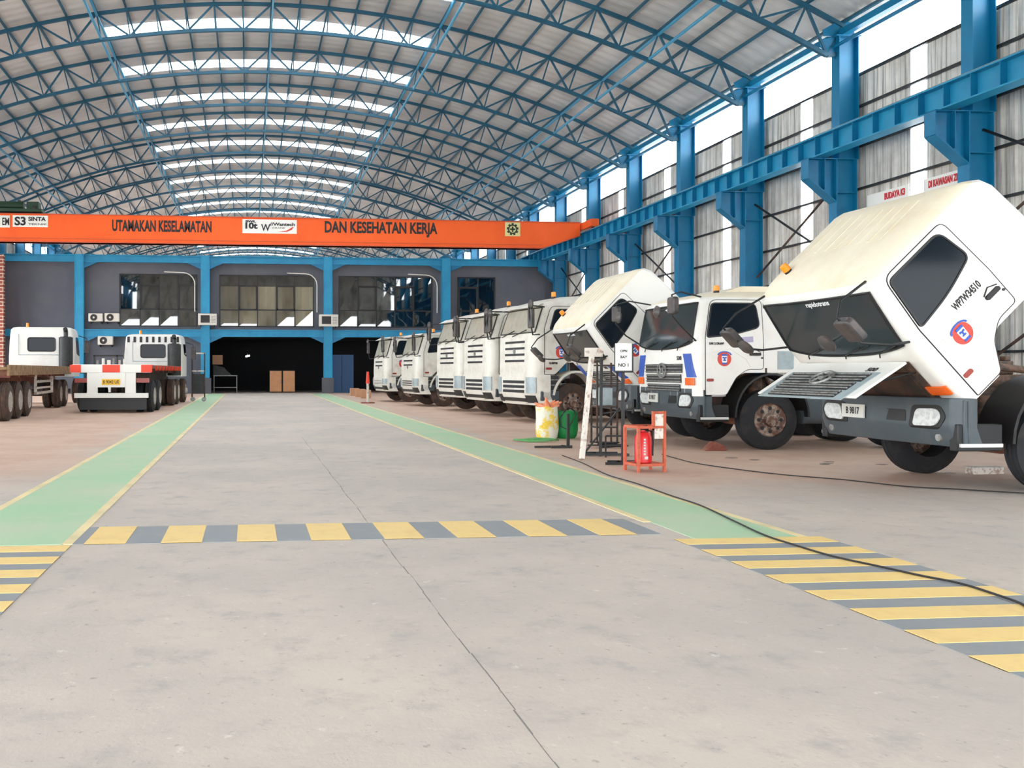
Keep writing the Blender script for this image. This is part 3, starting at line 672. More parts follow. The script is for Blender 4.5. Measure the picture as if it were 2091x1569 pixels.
class Cab:
    """loft of rounded outlines. lv: (z, x_front, x_rear, half_width, front corner radius)"""
    def __init__(s, lv, hinge, L): s.lv = lv; s.h = Vector(hinge); s.L = L
    def at(s, z):
        lv = s.lv
        for a, b in zip(lv, lv[1:]):
            if a[0] <= z <= b[0]:
                t = (z-a[0])/(b[0]-a[0]); return [a[i]+(b[i]-a[i])*t for i in range(5)]
        return list(lv[-1]) if z > lv[-1][0] else list(lv[0])
    def front(s, y, z, off=0):
        _, xf, xr, hw, r = s.at(z); bow = .03; e = abs(y)-(hw-r)
        x = xf - bow*(y/hw)**2
        nx, ny = 1, 0
        if e > 0:
            e = min(e, r*.999); x = xf - bow*((hw-r)/hw)**2 - (r - math.sqrt(r*r-e*e)) ; ny = e/r; nx = math.sqrt(1-ny*ny)
        return Vector((x + nx*off, y + math.copysign(ny*off, y), z)) - s.h
    def side(s, sg):
        def fn(x, z, off=0):
            _, xf, xr, hw, r = s.at(z); return Vector((x, sg*(hw+off), z)) - s.h
        return fn
    def outline(s, z):
        _, xf, xr, hw, r = s.at(z); P = []
        n = 8; ysf = [-(hw-r) + 2*(hw-r)*i/n for i in range(n+1)]
        right = [(s.front(-(hw-r) - r*math.sin(t*math.pi/12), z)) for t in range(6, 0, -1)]
        left = [(s.front((hw-r) + r*math.sin(t*math.pi/12), z)) for t in range(1, 7)]
        mid = [s.front(y, z) for y in ysf]
        rr = .06
        L = [Vector((xr+rr, hw, z))-s.h, Vector((xr, hw-rr, z))-s.h, Vector((xr, -hw+rr, z))-s.h, Vector((xr+rr, -hw, z))-s.h]
        return right + mid + left + L
    def body(s, name, m, parent=None):
        b = MB(); rings = [[b.bm.verts.new(p) for p in s.outline(l[0])] for l in s.lv]
        n = len(rings[0])
        for A, B in zip(rings, rings[1:]):
            for k in range(n): b.bm.faces.new((A[k], A[(k+1)%n], B[(k+1)%n], B[k]))
        b.bm.faces.new(rings[0][::-1]); b.bm.faces.new(rings[-1])
        return b.build(name, m, parent, smooth=True, ang=28)

def company_badge(cab, fn, x, z, r, parent, sg):
    q = .013
    m = MB(); pts = [(x+r*math.cos(t*math.pi/16), z+r*math.sin(t*math.pi/16)) for t in range(32)]; m.prism(pts, lambda a, b, t: fn(a, b, q-.004+t), .004); d = m.build('company_badge', 'decal_red', parent)
    m = MB(); m.prism(rpoly([(x-.36*r, z-.5*r), (x+.36*r, z-.5*r), (x+.42*r, z+.55*r), (x-.42*r, z+.55*r)], .2*r), lambda a, b, t: fn(a, b, q+t), .003); m.build('badge_white', 'decal_white', parent)
    m = MB()
    for (a0, a1, b0, b1) in ((-.42, .42, .45, .7), (-.3, -.08, .1, .3), (.08, .3, .1, .3), (-.22, .22, -.25, -.1), (-.36, .36, -.72, -.5), (-.1, .1, -.1, .25)):
        m.prism([(x+a0*r, z+b0*r), (x+a1*r, z+b0*r), (x+a1*r, z+b1*r), (x+a0*r, z+b1*r)], lambda a, b, t: fn(a, b, q+.003+t), .003)
    pts = [(x+r*1.05*math.cos(t), z+r*.55+r*.55*math.sin(t)) for t in [k*math.pi/10 for k in range(11)]] + [(x+r*.85*math.cos(t), z+r*.55+r*.4*math.sin(t)) for t in [k*math.pi/10 for k in range(10, -1, -1)]]
    m.prism(pts, lambda a, b, t: fn(a, b, q+.003+t), .003)
    m.build('badge_blue', 'decal_blue', parent); return d
def mapped_text(body, fn, x, z, h, m, parent, name='lettering', sx=.8, xdir=-1, bold=.004, rot=0):
    """lettering laid on a side surface; runs toward -x (rear) for the left side"""
    o = text(None, body, h/.7, m, Matrix.Identity(4), parent, name, sx, bold, .001)
    for v in o.data.vertices: v.co = fn(x + xdir*v.co.x, z + v.co.y, .011 + v.co.z)
    return o
def outline_tube(m, poly, fn, r, off=.004, closed=True):
    fine = []
    for (a, b), (c, d) in zip(poly, poly[1:]+poly[:1]):
        k = max(1, int(math.hypot(c-a, d-b)/.06))
        fine += [(a+(c-a)*i/k, b+(d-b)*i/k) for i in range(k)]
    pts = [fn(a, b, off) for a, b in fine]
    if closed: pts.append(pts[0]); pts.append(pts[1])
    m.tube(pts, r, 5, cap=not closed)
def split_poly(poly, zb):
    """clip polygon above/below a z line"""
    def clip(keep):
        out = []; N = len(poly)
        for i in range(N):
            p, q = poly[i], poly[(i+1) % N]; kp, kq = keep(p[1]), keep(q[1])
            if kp: out.append(p)
            if kp != kq:
                t = (zb-p[1])/(q[1]-p[1]); out.append((p[0]+(q[0]-p[0])*t, zb))
        return out
    return clip(lambda z: z >= zb), clip(lambda z: z <= zb)

def chassis(root, L=5.6, rear=(-4.0,), r=.53, eng=True, dusty=False, dual=True, axf=-1.2, style='rust', tank=True):
    m = MB()
    for s in (-1, 1): m.box(-L, -.25, s*.42-.04, s*.42+.04, .72, .98)
    for x in (-.3, -1.6, -2.6, -3.6, -4.6, -L+.1): m.box(x-.05, x+.05, -.42, .42, .76, .94)
    m.build('chassis_frame', 'chassis', root, bevel=.01)
    m = MB(); m.tube([(axf, -.95, r), (axf, -.3, r-.08), (axf, .3, r-.08), (axf, .95, r)], .07, 8)
    for s in (-1, 1): m.box(axf-.7, axf+.7, s*.42-.045, s*.42+.045, .6, .66); m.box(axf-.1, axf+.1, s*.42-.06, s*.42+.06, r-.1, .7)
    m.build('front_axle', 'rust_red', root)
    for s in (-1, 1): wheel(root, axf, s*1.02, s, r=r, style=style, dusty=dusty)
    for x in rear:
        m = MB(); m.tube([(x, -.9, r), (x, .9, r)], .1, 8); m.lathe([(-.25, .05), (-.15, .22), (.15, .22), (.25, .05)], 12, 'y', (x, 0, r)); m.build('rear_axle', 'chassis', root)
        for s in (-1, 1): wheel(root, x, s*1.03, s, r=r, dual=True, style=style, dusty=dusty)
        for s in (-1, 1):
            m = MB(); m.grid(lambda t, y, o: Vector((x+(r+.1+o)*math.cos(t), s*y, r+(r+.1+o)*math.sin(t))), [R(a) for a in range(20, 161, 14)], (.75, 1.2), .02); m.build('rear_fender', 'dark_plastic', root)
    m = MB(); m.lathe([(.98, .5), (1.14, .5), (1.17, .42)], 24, 'z', (rear[0]+.1, 0, 0)); m.build('fifth_wheel', 'chassis', root)
    if tank:
        for s in (-1, 1):
            m = MB(); m.prism(rpoly([(s*.5, .45), (s*1.12, .45), (s*1.12, 1.0), (s*.5, 1.0)], .12), lambda a, b, t: (-3.1+t, a, b), 1.05); m.build('fuel_tank' if s > 0 else 'battery_box', 'bumper_grey', root, smooth=True)
    if eng:
        m = MB(); m.box(-1.9, -.75, -.3, .3, .75, 1.35); m.box(-1.7, -.9, -.16, .16, 1.35, 1.52); m.lathe([(-.72, .12), (-.68, .36), (-.64, .36), (-.6, .1)], 14, 'x', (0, 0, 1.05)); m.box(-2.5, -1.9, -.2, .2, .65, 1.1)
        m.tube([(-.9, .33, 1.3), (-1.2, .42, 1.45), (-1.7, .4, 1.4), (-1.9, .35, 1.1)], .05, 8); m.tube([(-.6, .28, 1.35), (-.9, .3, 1.45), (-1.1, .2, 1.5)], .035, 8)
        m.lathe([(0, .13), (.4, .13)], 12, 'z', (-1.5, .48, .85)); m.lathe([(0, .1), (.3, .1)], 12, 'z', (-1.05, .45, .8))
        for k in range(6): m.box(-.95-.15*k, -.87-.15*k, -.12, .12, 1.52, 1.58)
        m.build('engine', 'engine', root, bevel=.015)
        MB().box(-.56, -.48, -.45, .45, .68, 1.42).build('radiator', 'chassis', root, bevel=.01)
        m = MB(); m.box(-.5, -.2, -.8, .8, .98, 1.05); m.box(-.4, -.25, -.75, -.6, 1.05, 1.4); m.box(-.4, -.25, .6, .75, 1.05, 1.3); m.tube([(-.3, -.6, 1.2), (-.3, .6, 1.25)], .04, 8); m.lathe([(0, .1), (.22, .1), (.24, .03)], 12, 'z', (-.35, -.35, 1.05)); m.build('front_crossmember', 'rust_red', root)

def bumper_grey_style(root, clutter=True):
    """dark heavy bumper on the frame, z .38-.95"""
    hw = 1.22
    def fn(y, z, off):
        e = abs(y)-(hw-.16); x = -.03*(y/hw)**2
        if e > 0: e = min(e, .1599); x -= (.16 - math.sqrt(.0256-e*e))*.9
        lo = max(0, (.62-z))*.35
        return Vector((x-lo+off, y, z+.14))
    ys = [-1.22+2.44*i/28 for i in range(29)]
    m = MB(); m.grid(fn, ys, (.40, .46, .62, .66, .90, .95), -.14)
    for s in (-1, 1): m.box(-.2, -.14, s*1.22-.06 if s > 0 else -1.22, 1.22 if s > 0 else -1.16, .56, 1.07)
    b = m.build('bumper', 'bumper_grey', root, smooth=True, bevel=.012)
    for s in (-1, 1):
        h = MB(); pl = rpoly([(s*.62, .62), (s*.96, .63), (s*1.04, .74), (s*.98, .83), (s*.68, .82)], .06); h.prism(pl, lambda y, z, t: fn(y, z, .004+t), .02); h.build('headlight', 'headlamp', b, smooth=True, bevel=.008)
        h = MB(); h.prism(rpoly([(s*.54, .59), (s*1.0, .59), (s*1.1, .74), (s*1.02, .87), (s*.6, .86)], .06), lambda y, z, t: fn(y, z, -.01+t), .016); h.build('headlight_bezel', 'black', b)
        h = MB(); h.lathe([(-.01, .05), (.012, .045)], 14, 'x', fn(s*.95, .5, 0)); h.build('fog_lamp', 'metal_grey', b)
    h = MB(); h.prism(rpoly([(-.5, .66), (.5, .66), (.5, .8), (-.5, .8)], .03), lambda y, z, t: fn(y, z, -.004+t), .008); h.build('air_intake', 'black', b)
    p = MB(); p.box(.01, .03, -.62, -.2, .80, .97); pp = p.build('license_plate', 'plate_white', b)
    text(None, 'B 9817', .12, 'ink', frame((.033, -.41, .885), (0, 1, 0), (0, 0, 1)), b, 'plate_lettering', .75, .003, .001)
    return b
def mirror_arm(cab, m, sg, z0, z1, out=.3, fwd=.25):
    pass

def hino(name, X, Yn, phi, label, tilt=0, flap=False, near=True, plate_no='', L=2.02, badge=True, rear=(-4.0,), wheels_dusty=False):
    p = R(phi); cx, cy = X - 1.22*(-math.sin(p)), Yn - 1.22*math.cos(p)
    root = empty(name, (cx, cy, 0), p, label, 'truck')
    chassis(root, rear=rear, dusty=wheels_dusty, axf=-1.4)
    bumper_grey_style(root)
    lv = [(.95, 0, -.58, 1.22, .15), (1.12, 0, -.64, 1.22, .15), (1.28, .005, -.76, 1.22, .15), (1.36, .005, -.95, 1.22, .15), (1.365, .005, -L, 1.22, .15), (1.8, .01, -L, 1.22, .15), (1.9, .0, -L, 1.22, .15), (2.05, -.02, -L, 1.204, .15), (2.50, -.10, -L+.01, 1.157, .125), (2.64, -.13, -L+.07, 1.142, .12), (2.69, -.17, -L+.13, 1.125, .16), (2.74, -.24, -L+.2, 1.08, .2), (2.78, -.38, -L+.3, 1.0, .24), (2.81, -.7, -L+.45, .8, .25)]
    H = (-.05, 0, 1.2)
    c = Cab(lv, H, L)
    cab = c.body('cab', 'white_paint', root)
    cab.location = H; cab.rotation_euler = (0, R(tilt), 0)
    cab.data.materials.append(M['cream'])
    for p_ in cab.data.polygons:
        if p_.center.z + H[2] > 2.67: p_.material_index = 1
    # windscreen
    ys = [-1.06+2.12*i/20 for i in range(21)]; zz = [1.80+.80*i/6 for i in range(7)]
    def ws(u, v, off): return c.front(u*(1-.03*(v-1.92)), v + .10*(abs(u)/1.06)**3*max(0, (2.1-v)/.3), .006+off)
    MB().grid(ws, ys, zz, .006).build('windscreen', 'cab_glass', cab, smooth=True)
    m = MB(); edge = [ws(y, zz[0], .008) for y in ys] + [ws(ys[-1], z, .008) for z in zz[1:]] + [ws(y, zz[-1], .008) for y in ys[::-1][1:]] + [ws(ys[0], z, .008) for z in zz[::-1][1:]]
    m.tube(edge + [edge[0]], .016, 6); m.build('windscreen_seal', 'black', cab, smooth=True)
    m = MB()
    for y0 in (-.75, .0, .6): m.tube([c.front(y0, 1.76, .03), c.front(y0+.05, 1.82, .035), c.front(y0+.38, 1.92, .03)], .009, 5); m.tube([c.front(y0+.12, 1.84, .03), c.front(y0+.55, 1.93, .022)], .007, 5)
    m.build('wiper', 'black', cab)
    text_o = text(None, 'rapidotrans', .09, 'decal_white', Matrix.Identity(4), cab, 'screen_lettering', 1.1, .002, .001)
    for v in text_o.data.vertices: v.co = ws(v.co.x + .1, 2.55 + v.co.y, .012 + v.co.z)
    # front panel / grille
    if flap:
        g = MB(); g.box(-.03, 0, -.98, .98, -.74, 0); gp = g.build('front_flap', 'white_paint', cab, bevel=.012)
        gp.location = c.front(0, 1.70, .03); gp.rotation_euler = (0, R(-101), 0)
        G = cab; MM = Matrix.Translation(gp.location) @ Matrix.Rotation(R(-101), 4, 'Y')
        def gf(y, z, off): return MM @ Vector((off, y, z-1.80))
        # opening behind the flap
        o = MB(); o.grid(lambda y, z, t: c.front(y, z, .006+t), [-.94+.188*i for i in range(11)], (.96, 1.2, 1.45, 1.66), .004); o.build('front_opening', 'engine', cab)
        o = MB(); o.grid(lambda y, z, t: c.front(y, z, .012+t), [-.8+.16*i for i in range(11)], (1.1, 1.3, 1.5), .02); o.build('heater_core', 'chassis', cab)
        for s in (-1, 1): MB().tube([c.front(s*.92, 1.5, .02), gf(s*.92, 1.4, -.02)], .013, 6).build('gas_strut', 'black', cab)
    else:
        def gf(y, z, off): return c.front(y, z, off)
    if flap: MB().grid(lambda u, v, o: gf(u, v, .002+o), [-.84+.168*i for i in range(11)], (.98, 1.56), .006).build('grille_panel', 'lamp_grey', cab)
    for z0, z1, w0 in ((1.36, 1.52, .74), (1.18, 1.33, .70), (1.02, 1.15, .66)):
        ysg = [-w0+2*w0*i/12 for i in range(13)]
        MB().grid(lambda u, v, o: gf(u, v, .006+o), ysg, (z0, z1), .012).build('grille', 'dark_plastic', cab)
        m = MB()
        for k in range(3): m.tube([gf(y, z0+.02+(z1-z0-.04)*k/2, .026) for y in ysg], .011, 5)
        m.build('grille_bars', 'metal_grey', cab, smooth=True)
    m = MB(); pts = [gf(.17*math.cos(t), 1.40+.13*math.sin(t), .035) for t in [k*math.pi/10 for k in range(21)]]; m.tube(pts, .018, 6)
    m.tube([gf(-.09, 1.30, .035), gf(-.05, 1.41, .035), gf(-.09, 1.50, .035)], .014, 5); m.tube([gf(.09, 1.30, .035), gf(.05, 1.41, .035), gf(.09, 1.50, .035)], .014, 5); m.tube([gf(-.05, 1.41, .035), gf(.05, 1.41, .035)], .014, 5)
    m.build('maker_emblem', 'metal_grey', cab, smooth=True)
    t = text(None, '500', .1, 'ink', Matrix.Identity(4), cab, 'model_lettering', 1.2, .003, .001)
    for v in t.data.vertices: v.co = gf(v.co.x+.62, 1.62+v.co.y, .006+v.co.z)
    for s in (-1, 1):
        # corner decal and turn lamp
        m = MB(); m.grid(lambda u, v, o: c.front(s*(u - .12*(v-1.38)/.4), v, .006+o), [.86+.055*i for i in range(6)], (1.28, 1.45, 1.70), .003)
        if not flap: m.build('corner_decal', 'decal_blue', cab)
        else: m.bm.free()
        m = MB(); m.grid(lambda u, v, o: c.front(s*u, v, .008+o), [.86+.035*i for i in range(9)], (1.14, 1.27), .02); m.build('turn_lamp', 'amber', cab, bevel=.006)
        fn = c.side(s)
        # door
        dp = rpoly([(-.18, .97), (-.56, .97), (-.74, 1.28), (-.94, 1.42), (-1.24, 1.42), (-1.24, 2.64), (-.30, 2.64), (-.175, 1.95)], [.02, .05, .05, .08, .06, .1, .12, .05])
        up, lo = split_poly(dp, 1.9)
        m = MB(); m.prism(up, lambda a, b, t: fn(a, b, .001+t), .006); m.prism(lo, lambda a, b, t: fn(a, b, .001+t), .006); dr = m.build('door', 'white_paint', cab)
        m = MB(); outline_tube(m, dp, fn, .007, .004); m.build('door_seal', 'ink', cab)
        wp = rpoly([(-.21, 1.98), (-.7, 2.03), (-1.18, 2.16), (-1.12, 2.58), (-.32, 2.58)], [.05, .2, .09, .1, .07])
        m = MB(); m.prism(wp, lambda a, b, t: fn(a, b, .008+t), .006); m.build('side_window', 'glass', cab)
        m = MB(); outline_tube(m, wp, fn, .016, .01); m.build('window_seal', 'black', cab, smooth=True)
        # handle
        m = MB(); m.prism(rpoly([(-1.18, 1.66), (-.98, 1.66), (-.98, 1.71), (-1.18, 1.71)], .02), lambda a, b, t: fn(a, b, .008+t), .03); m.tube([fn(-1.19, 1.72, .012), fn(-1.08, 1.77, .012), fn(-.98, 1.72, .012)], .008, 5); m.lathe([(0, .016), (.014, .016)], 10, 'y', fn(-1.21, 1.62, .006 if s > 0 else -.018)); m.build('door_handle', 'ink', cab)
        m = MB(); m.prism(rpoly([(-.32, 1.21), (-.2, 1.21), (-.2, 1.26), (-.32, 1.26)], .02), lambda a, b, t: fn(a, b, .006+t), .02); m.build('side_marker_lamp', 'red_lamp', cab)
        # crease
        m = MB(); m.tube([fn(-.36, 1.42, .008), fn(-.3, 1.72, .008), fn(-.62, 1.78, .008), fn(-.92, 1.6, .008), fn(-1.0, 1.46, .008)], .006, 5); m.build('door_crease', 'white_paint', cab)
        if badge: company_badge(c, fn, -.52, 1.60, .125, cab, s)
        if plate_no: mapped_text(plate_no, fn, -.84, 1.87, .085, 'ink', cab, 'door_lettering', .62, -1 if s > 0 else 1)
        # mirrors
        a = c.front(s*1.0, 2.74, .0); y0 = s*1.1
        m = MB(); m.tube([c.front(s*1.0, 2.70, .0), Vector((.2, s*1.08, 2.78))-c.h, Vector((.42, s*1.2, 2.72))-c.h, Vector((.42, s*1.22, 2.34))-c.h, Vector((.2, s*1.25, 2.1))-c.h, c.front(s*1.14, 1.92, .0)], .015, 7); m.build('mirror_arm', 'black', cab, smooth=True)
        m = MB(); m.prism(rpoly([(s*1.22-.13, 2.38), (s*1.22+.13, 2.38), (s*1.22+.13, 2.68), (s*1.22-.13, 2.68)], .06), lambda yv, z, t: Vector((.36+t, yv, z))-c.h, .1); m.build('mirror', 'mirror_shell', cab, smooth=True, bevel=.02)
        m = MB(); m.lathe([(.0, .105), (.03, .115), (.07, .06), (.08, .0001)], 18, 'x', Vector((.5, s*.84, 2.44))-c.h); m.build('round_mirror', 'mirror_shell', cab, smooth=True)
        m = MB(); m.tube([Vector((.5, s*.9, 2.44))-c.h, Vector((.43, s*1.12, 2.5))-c.h], .011, 6); m.build('mirror_stay', 'black', cab)
        # steps on the frame
        m = MB(); m.box(-.62, -.08, s*1.2-(.12 if s > 0 else -.0), s*1.2+(0 if s > 0 else .12), .5, .80); m.build('step_box', 'black', root, bevel=.01)
        m = MB(); m.box(-.6, -.1, *sorted((s*1.1, s*1.23)), .545, .585); m.build('step_tread', 'chrome', root)
        # fender
        m = MB(); m.grid(lambda t, y, o: Vector((-1.4+(.66+o)*math.cos(t), s*y, .58+(.74+o)*math.sin(t))), [R(a_) for a_ in range(0, 181, 12)], (.72, 1.24), .035); m.build('fender', 'black', root, smooth=True)
    m = MB(); m.box(-L-.01, -L+.0, -1.0, 1.0, 1.5, 2.5); 
    m.bm.free()
    m = MB(); m.prism(rpoly([(-.55, 2.0), (.55, 2.0), (.55, 2.4), (-.55, 2.4)], .08), lambda y, z, t: Vector((-L-.006+t, y, z))-c.h, .006); m.build('rear_window', 'glass', cab)
    m = MB()
    for k in range(8): y = -.7+.2*k; m.bar(Vector((-.85, y, 2.812))-c.h, Vector((-L+.5, y, 2.812))-c.h, .03, .012)
    m.build('roof_ribs', 'cream', cab)
    # beacon
    bx = Vector((-.55, .9 if not tilt else -.75, 2.77))-c.h
    m = MB(); m.lathe([(0, .05), (.05, .05)], 12, 'z', bx); m.build('beacon_base', 'ink', cab); m = MB(); m.lathe([(.05, .055), (.14, .05), (.155, .0001)], 14, 'z', bx); m.build('beacon', 'beacon', cab, smooth=True)
    return root, cab, c

hino('tilt_cab_truck', 7.75, 9.35, 180, 'white tractor truck nearest the camera with its cab tilted forward and front flap raised', tilt=43.5, flap=True, plate_no='WP7W34510')
_, cb2, k2 = hino('cab_over_truck', 7.72, 15.1, 180, 'white tractor truck with lowered cab and blue corner decal beside the nearest tilted cab', plate_no='')
sd2 = k2.side(1)
m = MB(); m.prism([(-.60, 1.86), (-1.05, 1.90), (-1.05, 2.00), (-.60, 1.96)], lambda a, b, t: sd2(a, b, .011+t), .003); m.build('name_strip', 'name_lilac', cb2)
mapped_text('LOGISTIK', sd2, -.82, 1.93, .06, 'ink', cb2, 'door_lettering', .9)
mapped_text('KAP. 2 ORANG', sd2, -.38, 1.87, .035, 'ink', cb2, 'door_lettering', .8)
m = MB(); m.prism([(-1.50, 1.42), (-1.80, 1.42), (-1.80, 1.74), (-1.50, 1.74)], lambda a, b, t: sd2(a, b, .004+t), .003); m.build('paper_notice', 'lamp_grey', cb2)
m = MB(); m.prism(rpoly([(-.75, 2.80), (-1.95, 2.80), (-1.95, 2.92), (-1.1, 2.92)], .04), lambda a, b, t: Vector((a, -.75+t, b)) - k2.h, 1.5); m.build('roof_hump', 'cream', cb2, smooth=True, bevel=.03)
m = MB(); m.prism([(-1.27, 1.36), (-1.31, 1.36), (-1.31, 2.6), (-1.27, 2.6)], lambda a, b, t: sd2(a, b, .001+t), .004); m.build('body_gap', 'chassis', cb2)
hino('tilt_cab_truck', 7.93, 18.3, 180, 'white tractor truck with tilted cab behind the sign stands, farther of the two tilted', tilt=45, flap=False)

def heavy(name, X, Yn, phi, label, H=3.4, belt=2.33, wt=3.1, bot=1.28, style='a', mudx=0, badge=True, extra=''):
    """tall or low white cab with stacked grille, moulded bumper and lamp panels"""
    p = R(phi); cx, cy = X - 1.22*(-math.sin(p)), Yn - 1.22*math.cos(p)
    root = empty(name, (cx, cy, 0), p, label, 'truck')
    chassis(root, r=.53, eng=False, dusty=True, axf=-1.15, rear=(-3.7,))
    L = 2.1; lam = (belt-1.28)/(2.33-1.28)
    arch_z = bot + .35
    lv = [(bot, 0, -.62, 1.2, .26), (bot+.15, 0, -.75, 1.22, .26), (arch_z-.02, .0, -1.0, 1.22, .26), (arch_z, .0, -L, 1.22, .26), (belt, -.02, -L, 1.22, .26), (belt+.12, -.06, -L, 1.2, .26), (wt, -.26, -L, 1.14, .26), (wt+.1, -.33, -L, 1.12, .26), (H-.12, -.62, -L, 1.05, .26), (H-.03, -.95, -L+.03, .95, .24), (H, -1.25, -L+.1, .8, .2)]
    c = Cab(lv, (0, 0, 0), L); cab = c.body('cab', 'dusty_white', root)
    hs = wt-belt-.12; ys = [-1.08+2.16*i/18 for i in range(19)]; zz = [belt+.08+hs*i/5 for i in range(6)]
    def ws(u, v, off): return c.front(u*(1-.04*(v-belt)), v, .006+off)
    MB().grid(ws, ys, zz, .006).build('windscreen', 'pale_screen', cab, smooth=True)
    m = MB(); edge = [ws(y, zz[0], .008) for y in ys] + [ws(ys[-1], z, .008) for z in zz[1:]] + [ws(y, zz[-1], .008) for y in ys[::-1][1:]] + [ws(ys[0], z, .008) for z in zz[::-1][1:]]; m.tube(edge+[edge[0]], .018, 6); m.build('windscreen_seal', 'black', cab, smooth=True)
    m = MB()
    for y0 in (-.85, -.1): m.tube([c.front(y0, belt, .03), c.front(y0+.75, belt+.16, .03)], .012, 5)
    m.build('wiper', 'black', cab)
    # sun visor
    m = MB(); m.grid(lambda u, v, o: c.front(u, wt-.02+v*.12, .03+.16*(1-v)+o), [-1.0+.1*i for i in range(21)], (0, .5, 1), .012); m.build('sun_visor', 'dusty_white', cab, smooth=True)
    # upper grille slits
    m = MB()
    top = belt-.16; n = 4 if style == 'a' else 2
    for k in range(n):
        z = top - k*.17; m.grid(lambda u, v, o: c.front(u, v, .004+o), [-.62+.124*i for i in range(11)], (z-.03, z+.03), .006)
    m.build('grille_slits', 'ink', cab)
    m = MB(); m.lathe([(0, .07), (.02, .07)], 16, 'x', c.front(0, top-.25, .0)); m.build('maker_emblem', 'metal_grey', cab)
    text_o = None
    # bumper block (moulded)
    hw = 1.22
    def fn(y, z, off):
        e = abs(y)-(hw-.3); x = .03-.03*(y/hw)**2
        if e > 0: e = min(e, .2999); x -= (.3-math.sqrt(.09-e*e))*.95
        return Vector((x+off-max(0, .72-z)*.5, y, z))
    ysb = [-1.22+2.44*i/30 for i in range(31)]; z0 = .48
    m = MB(); m.grid(fn, ysb, (z0, .58, .72, 1.0, bot-.04, bot), -.2); b = m.build('bumper', 'dusty_white', root, smooth=True)
    m = MB()
    nb = 3
    for k in range(nb):
        z = .80+k*(bot-.9)/nb; m.grid(lambda u, v, o: fn(u, v, .004+o), [-.68+.136*i for i in range(11)], (z, z+(bot-.9)/nb-.05), .006)
    m.build('lower_grille', 'ink', b)
    m = MB(); m.grid(lambda u, v, o: fn(u, v, .006+o), [-.9+.18*i for i in range(11)], (.56, .66), .006); m.build('lower_intake', 'dark_plastic', b)
    for s in (-1, 1):
        h = MB(); h.grid(lambda u, v, o: fn(s*u, v, .006+o), [.80+.04*i for i in range(10)], (.80, .95, bot-.06), .02); h.build('headlight', 'lamp_grey', b, smooth=True, bevel=.01)
        h = MB(); h.grid(lambda u, v, o: fn(s*u, v, .006+o), [.74+.05*i for i in range(9)], (.54, .74), .015); h.build('bumper_corner', 'dark_plastic', b, smooth=True)
        sd = c.side(s)
        dp = rpoly([(-.3, bot+.02), (-.62, bot+.02), (-.98, arch_z+.02), (-1.25, arch_z+.06), (-1.25, wt), (-.52, wt), (-.3, belt+.15)], [.03, .05, .08, .06, .1, .14, .05])
        up, lo = split_poly(dp, belt)
        m = MB(); m.prism(lo, lambda a, b_, t: sd(a, b_, .001+t), .006); u1, u2 = split_poly(up, belt+.12); m.prism(u1, lambda a, b_, t: sd(a, b_, .001+t), .006); m.prism(u2, lambda a, b_, t: sd(a, b_, .001+t), .006); m.build('door', 'dusty_white', cab)
        m = MB(); outline_tube(m, dp, sd, .008, .005); m.build('door_seal', 'ink', cab)
        wp = rpoly([(-.46, belt+.14), (-1.15, belt+.2), (-1.15, wt-.08), (-.64, wt-.08)], [.06, .08, .1, .1])
        m = MB(); m.prism(wp, lambda a, b_, t: sd(a, b_, .008+t), .006); m.build('side_window', 'glass', cab)
        m = MB(); outline_tube(m, wp, sd, .016, .01); m.build('window_seal', 'black', cab, smooth=True)
        m = MB(); m.prism(rpoly([(-1.2, bot+.75), (-1.0, bot+.75), (-1.0, bot+.81), (-1.2, bot+.81)], .02), lambda a, b_, t: sd(a, b_, .008+t), .03); m.build('door_handle', 'ink', cab)
        m = MB(); m.prism(rpoly([(-.5, bot+.14), (-.34, bot+.14), (-.34, bot+.2), (-.5, bot+.2)], .02), lambda a, b_, t: sd(a, b_, .008+t), .02); m.build('side_marker_lamp', 'red_lamp', cab)
        if badge: company_badge(c, sd, -.78, bot+.6, .16, cab, s)
        # step skirts
        m = MB(); m.box(-.72, -.26, *sorted((s*1.0, s*1.2)), .88, bot-.02); m.build('step_box', 'dark_plastic', root, bevel=.01)
        m = MB()
        for z in (1.0, 1.14): m.box(-.7, -.28, *sorted((s*1.12, s*1.215)), z, z+.03)
        m.build('step_tread', 'metal_grey', root)
        m = MB(); m.box(-.74, -.2, *sorted((s*.95, s*1.22)), .6, .86); m.build('lower_step', 'bumper_grey', root, bevel=.03)
        # fender arc, ribbed
        m = MB(); m.grid(lambda t, y, o: Vector((-1.22+(.64+o)*math.cos(t), s*y, .62+(.72+o)*math.sin(t))), [R(a_) for a_ in range(10, 175, 11)], (.75, 1.23), .06); fe = m.build('fender', 'dusty_white', root, smooth=True)
        # mirrors
        m = MB(); m.tube([c.front(s*1.08, wt-.02, 0), Vector((.2, s*1.32, wt)), Vector((.22, s*1.4, wt-.3)), Vector((.1, s*1.36, belt)), c.front(s*1.18, belt+.02, 0)], .02, 7); m.build('mirror_arm', 'black', cab, smooth=True)
        m = MB(); m.prism(rpoly([(s*1.36-.12, wt-.6), (s*1.36+.12, wt-.6), (s*1.36+.12, wt-.1), (s*1.36-.12, wt-.1)], .05), lambda yv, z, t: Vector((.10+t, yv, z)), .1); m.build('mirror', 'mirror_shell', cab, smooth=True, bevel=.02)
        m = MB(); m.lathe([(.0, .12), (.03, .12), (.07, .06), (.08, .0001)], 16, 'x', Vector((.22, s*1.1, wt-.06))) if s < 0 else m.lathe([(.0, .12), (.03, .12), (.07, .06), (.08, .0001)], 16, 'x', Vector((.14, s*1.36, wt+.02))); m.build('round_mirror', 'mirror_shell', cab, smooth=True)
    bx = Vector((-.9, .55, H-.06))
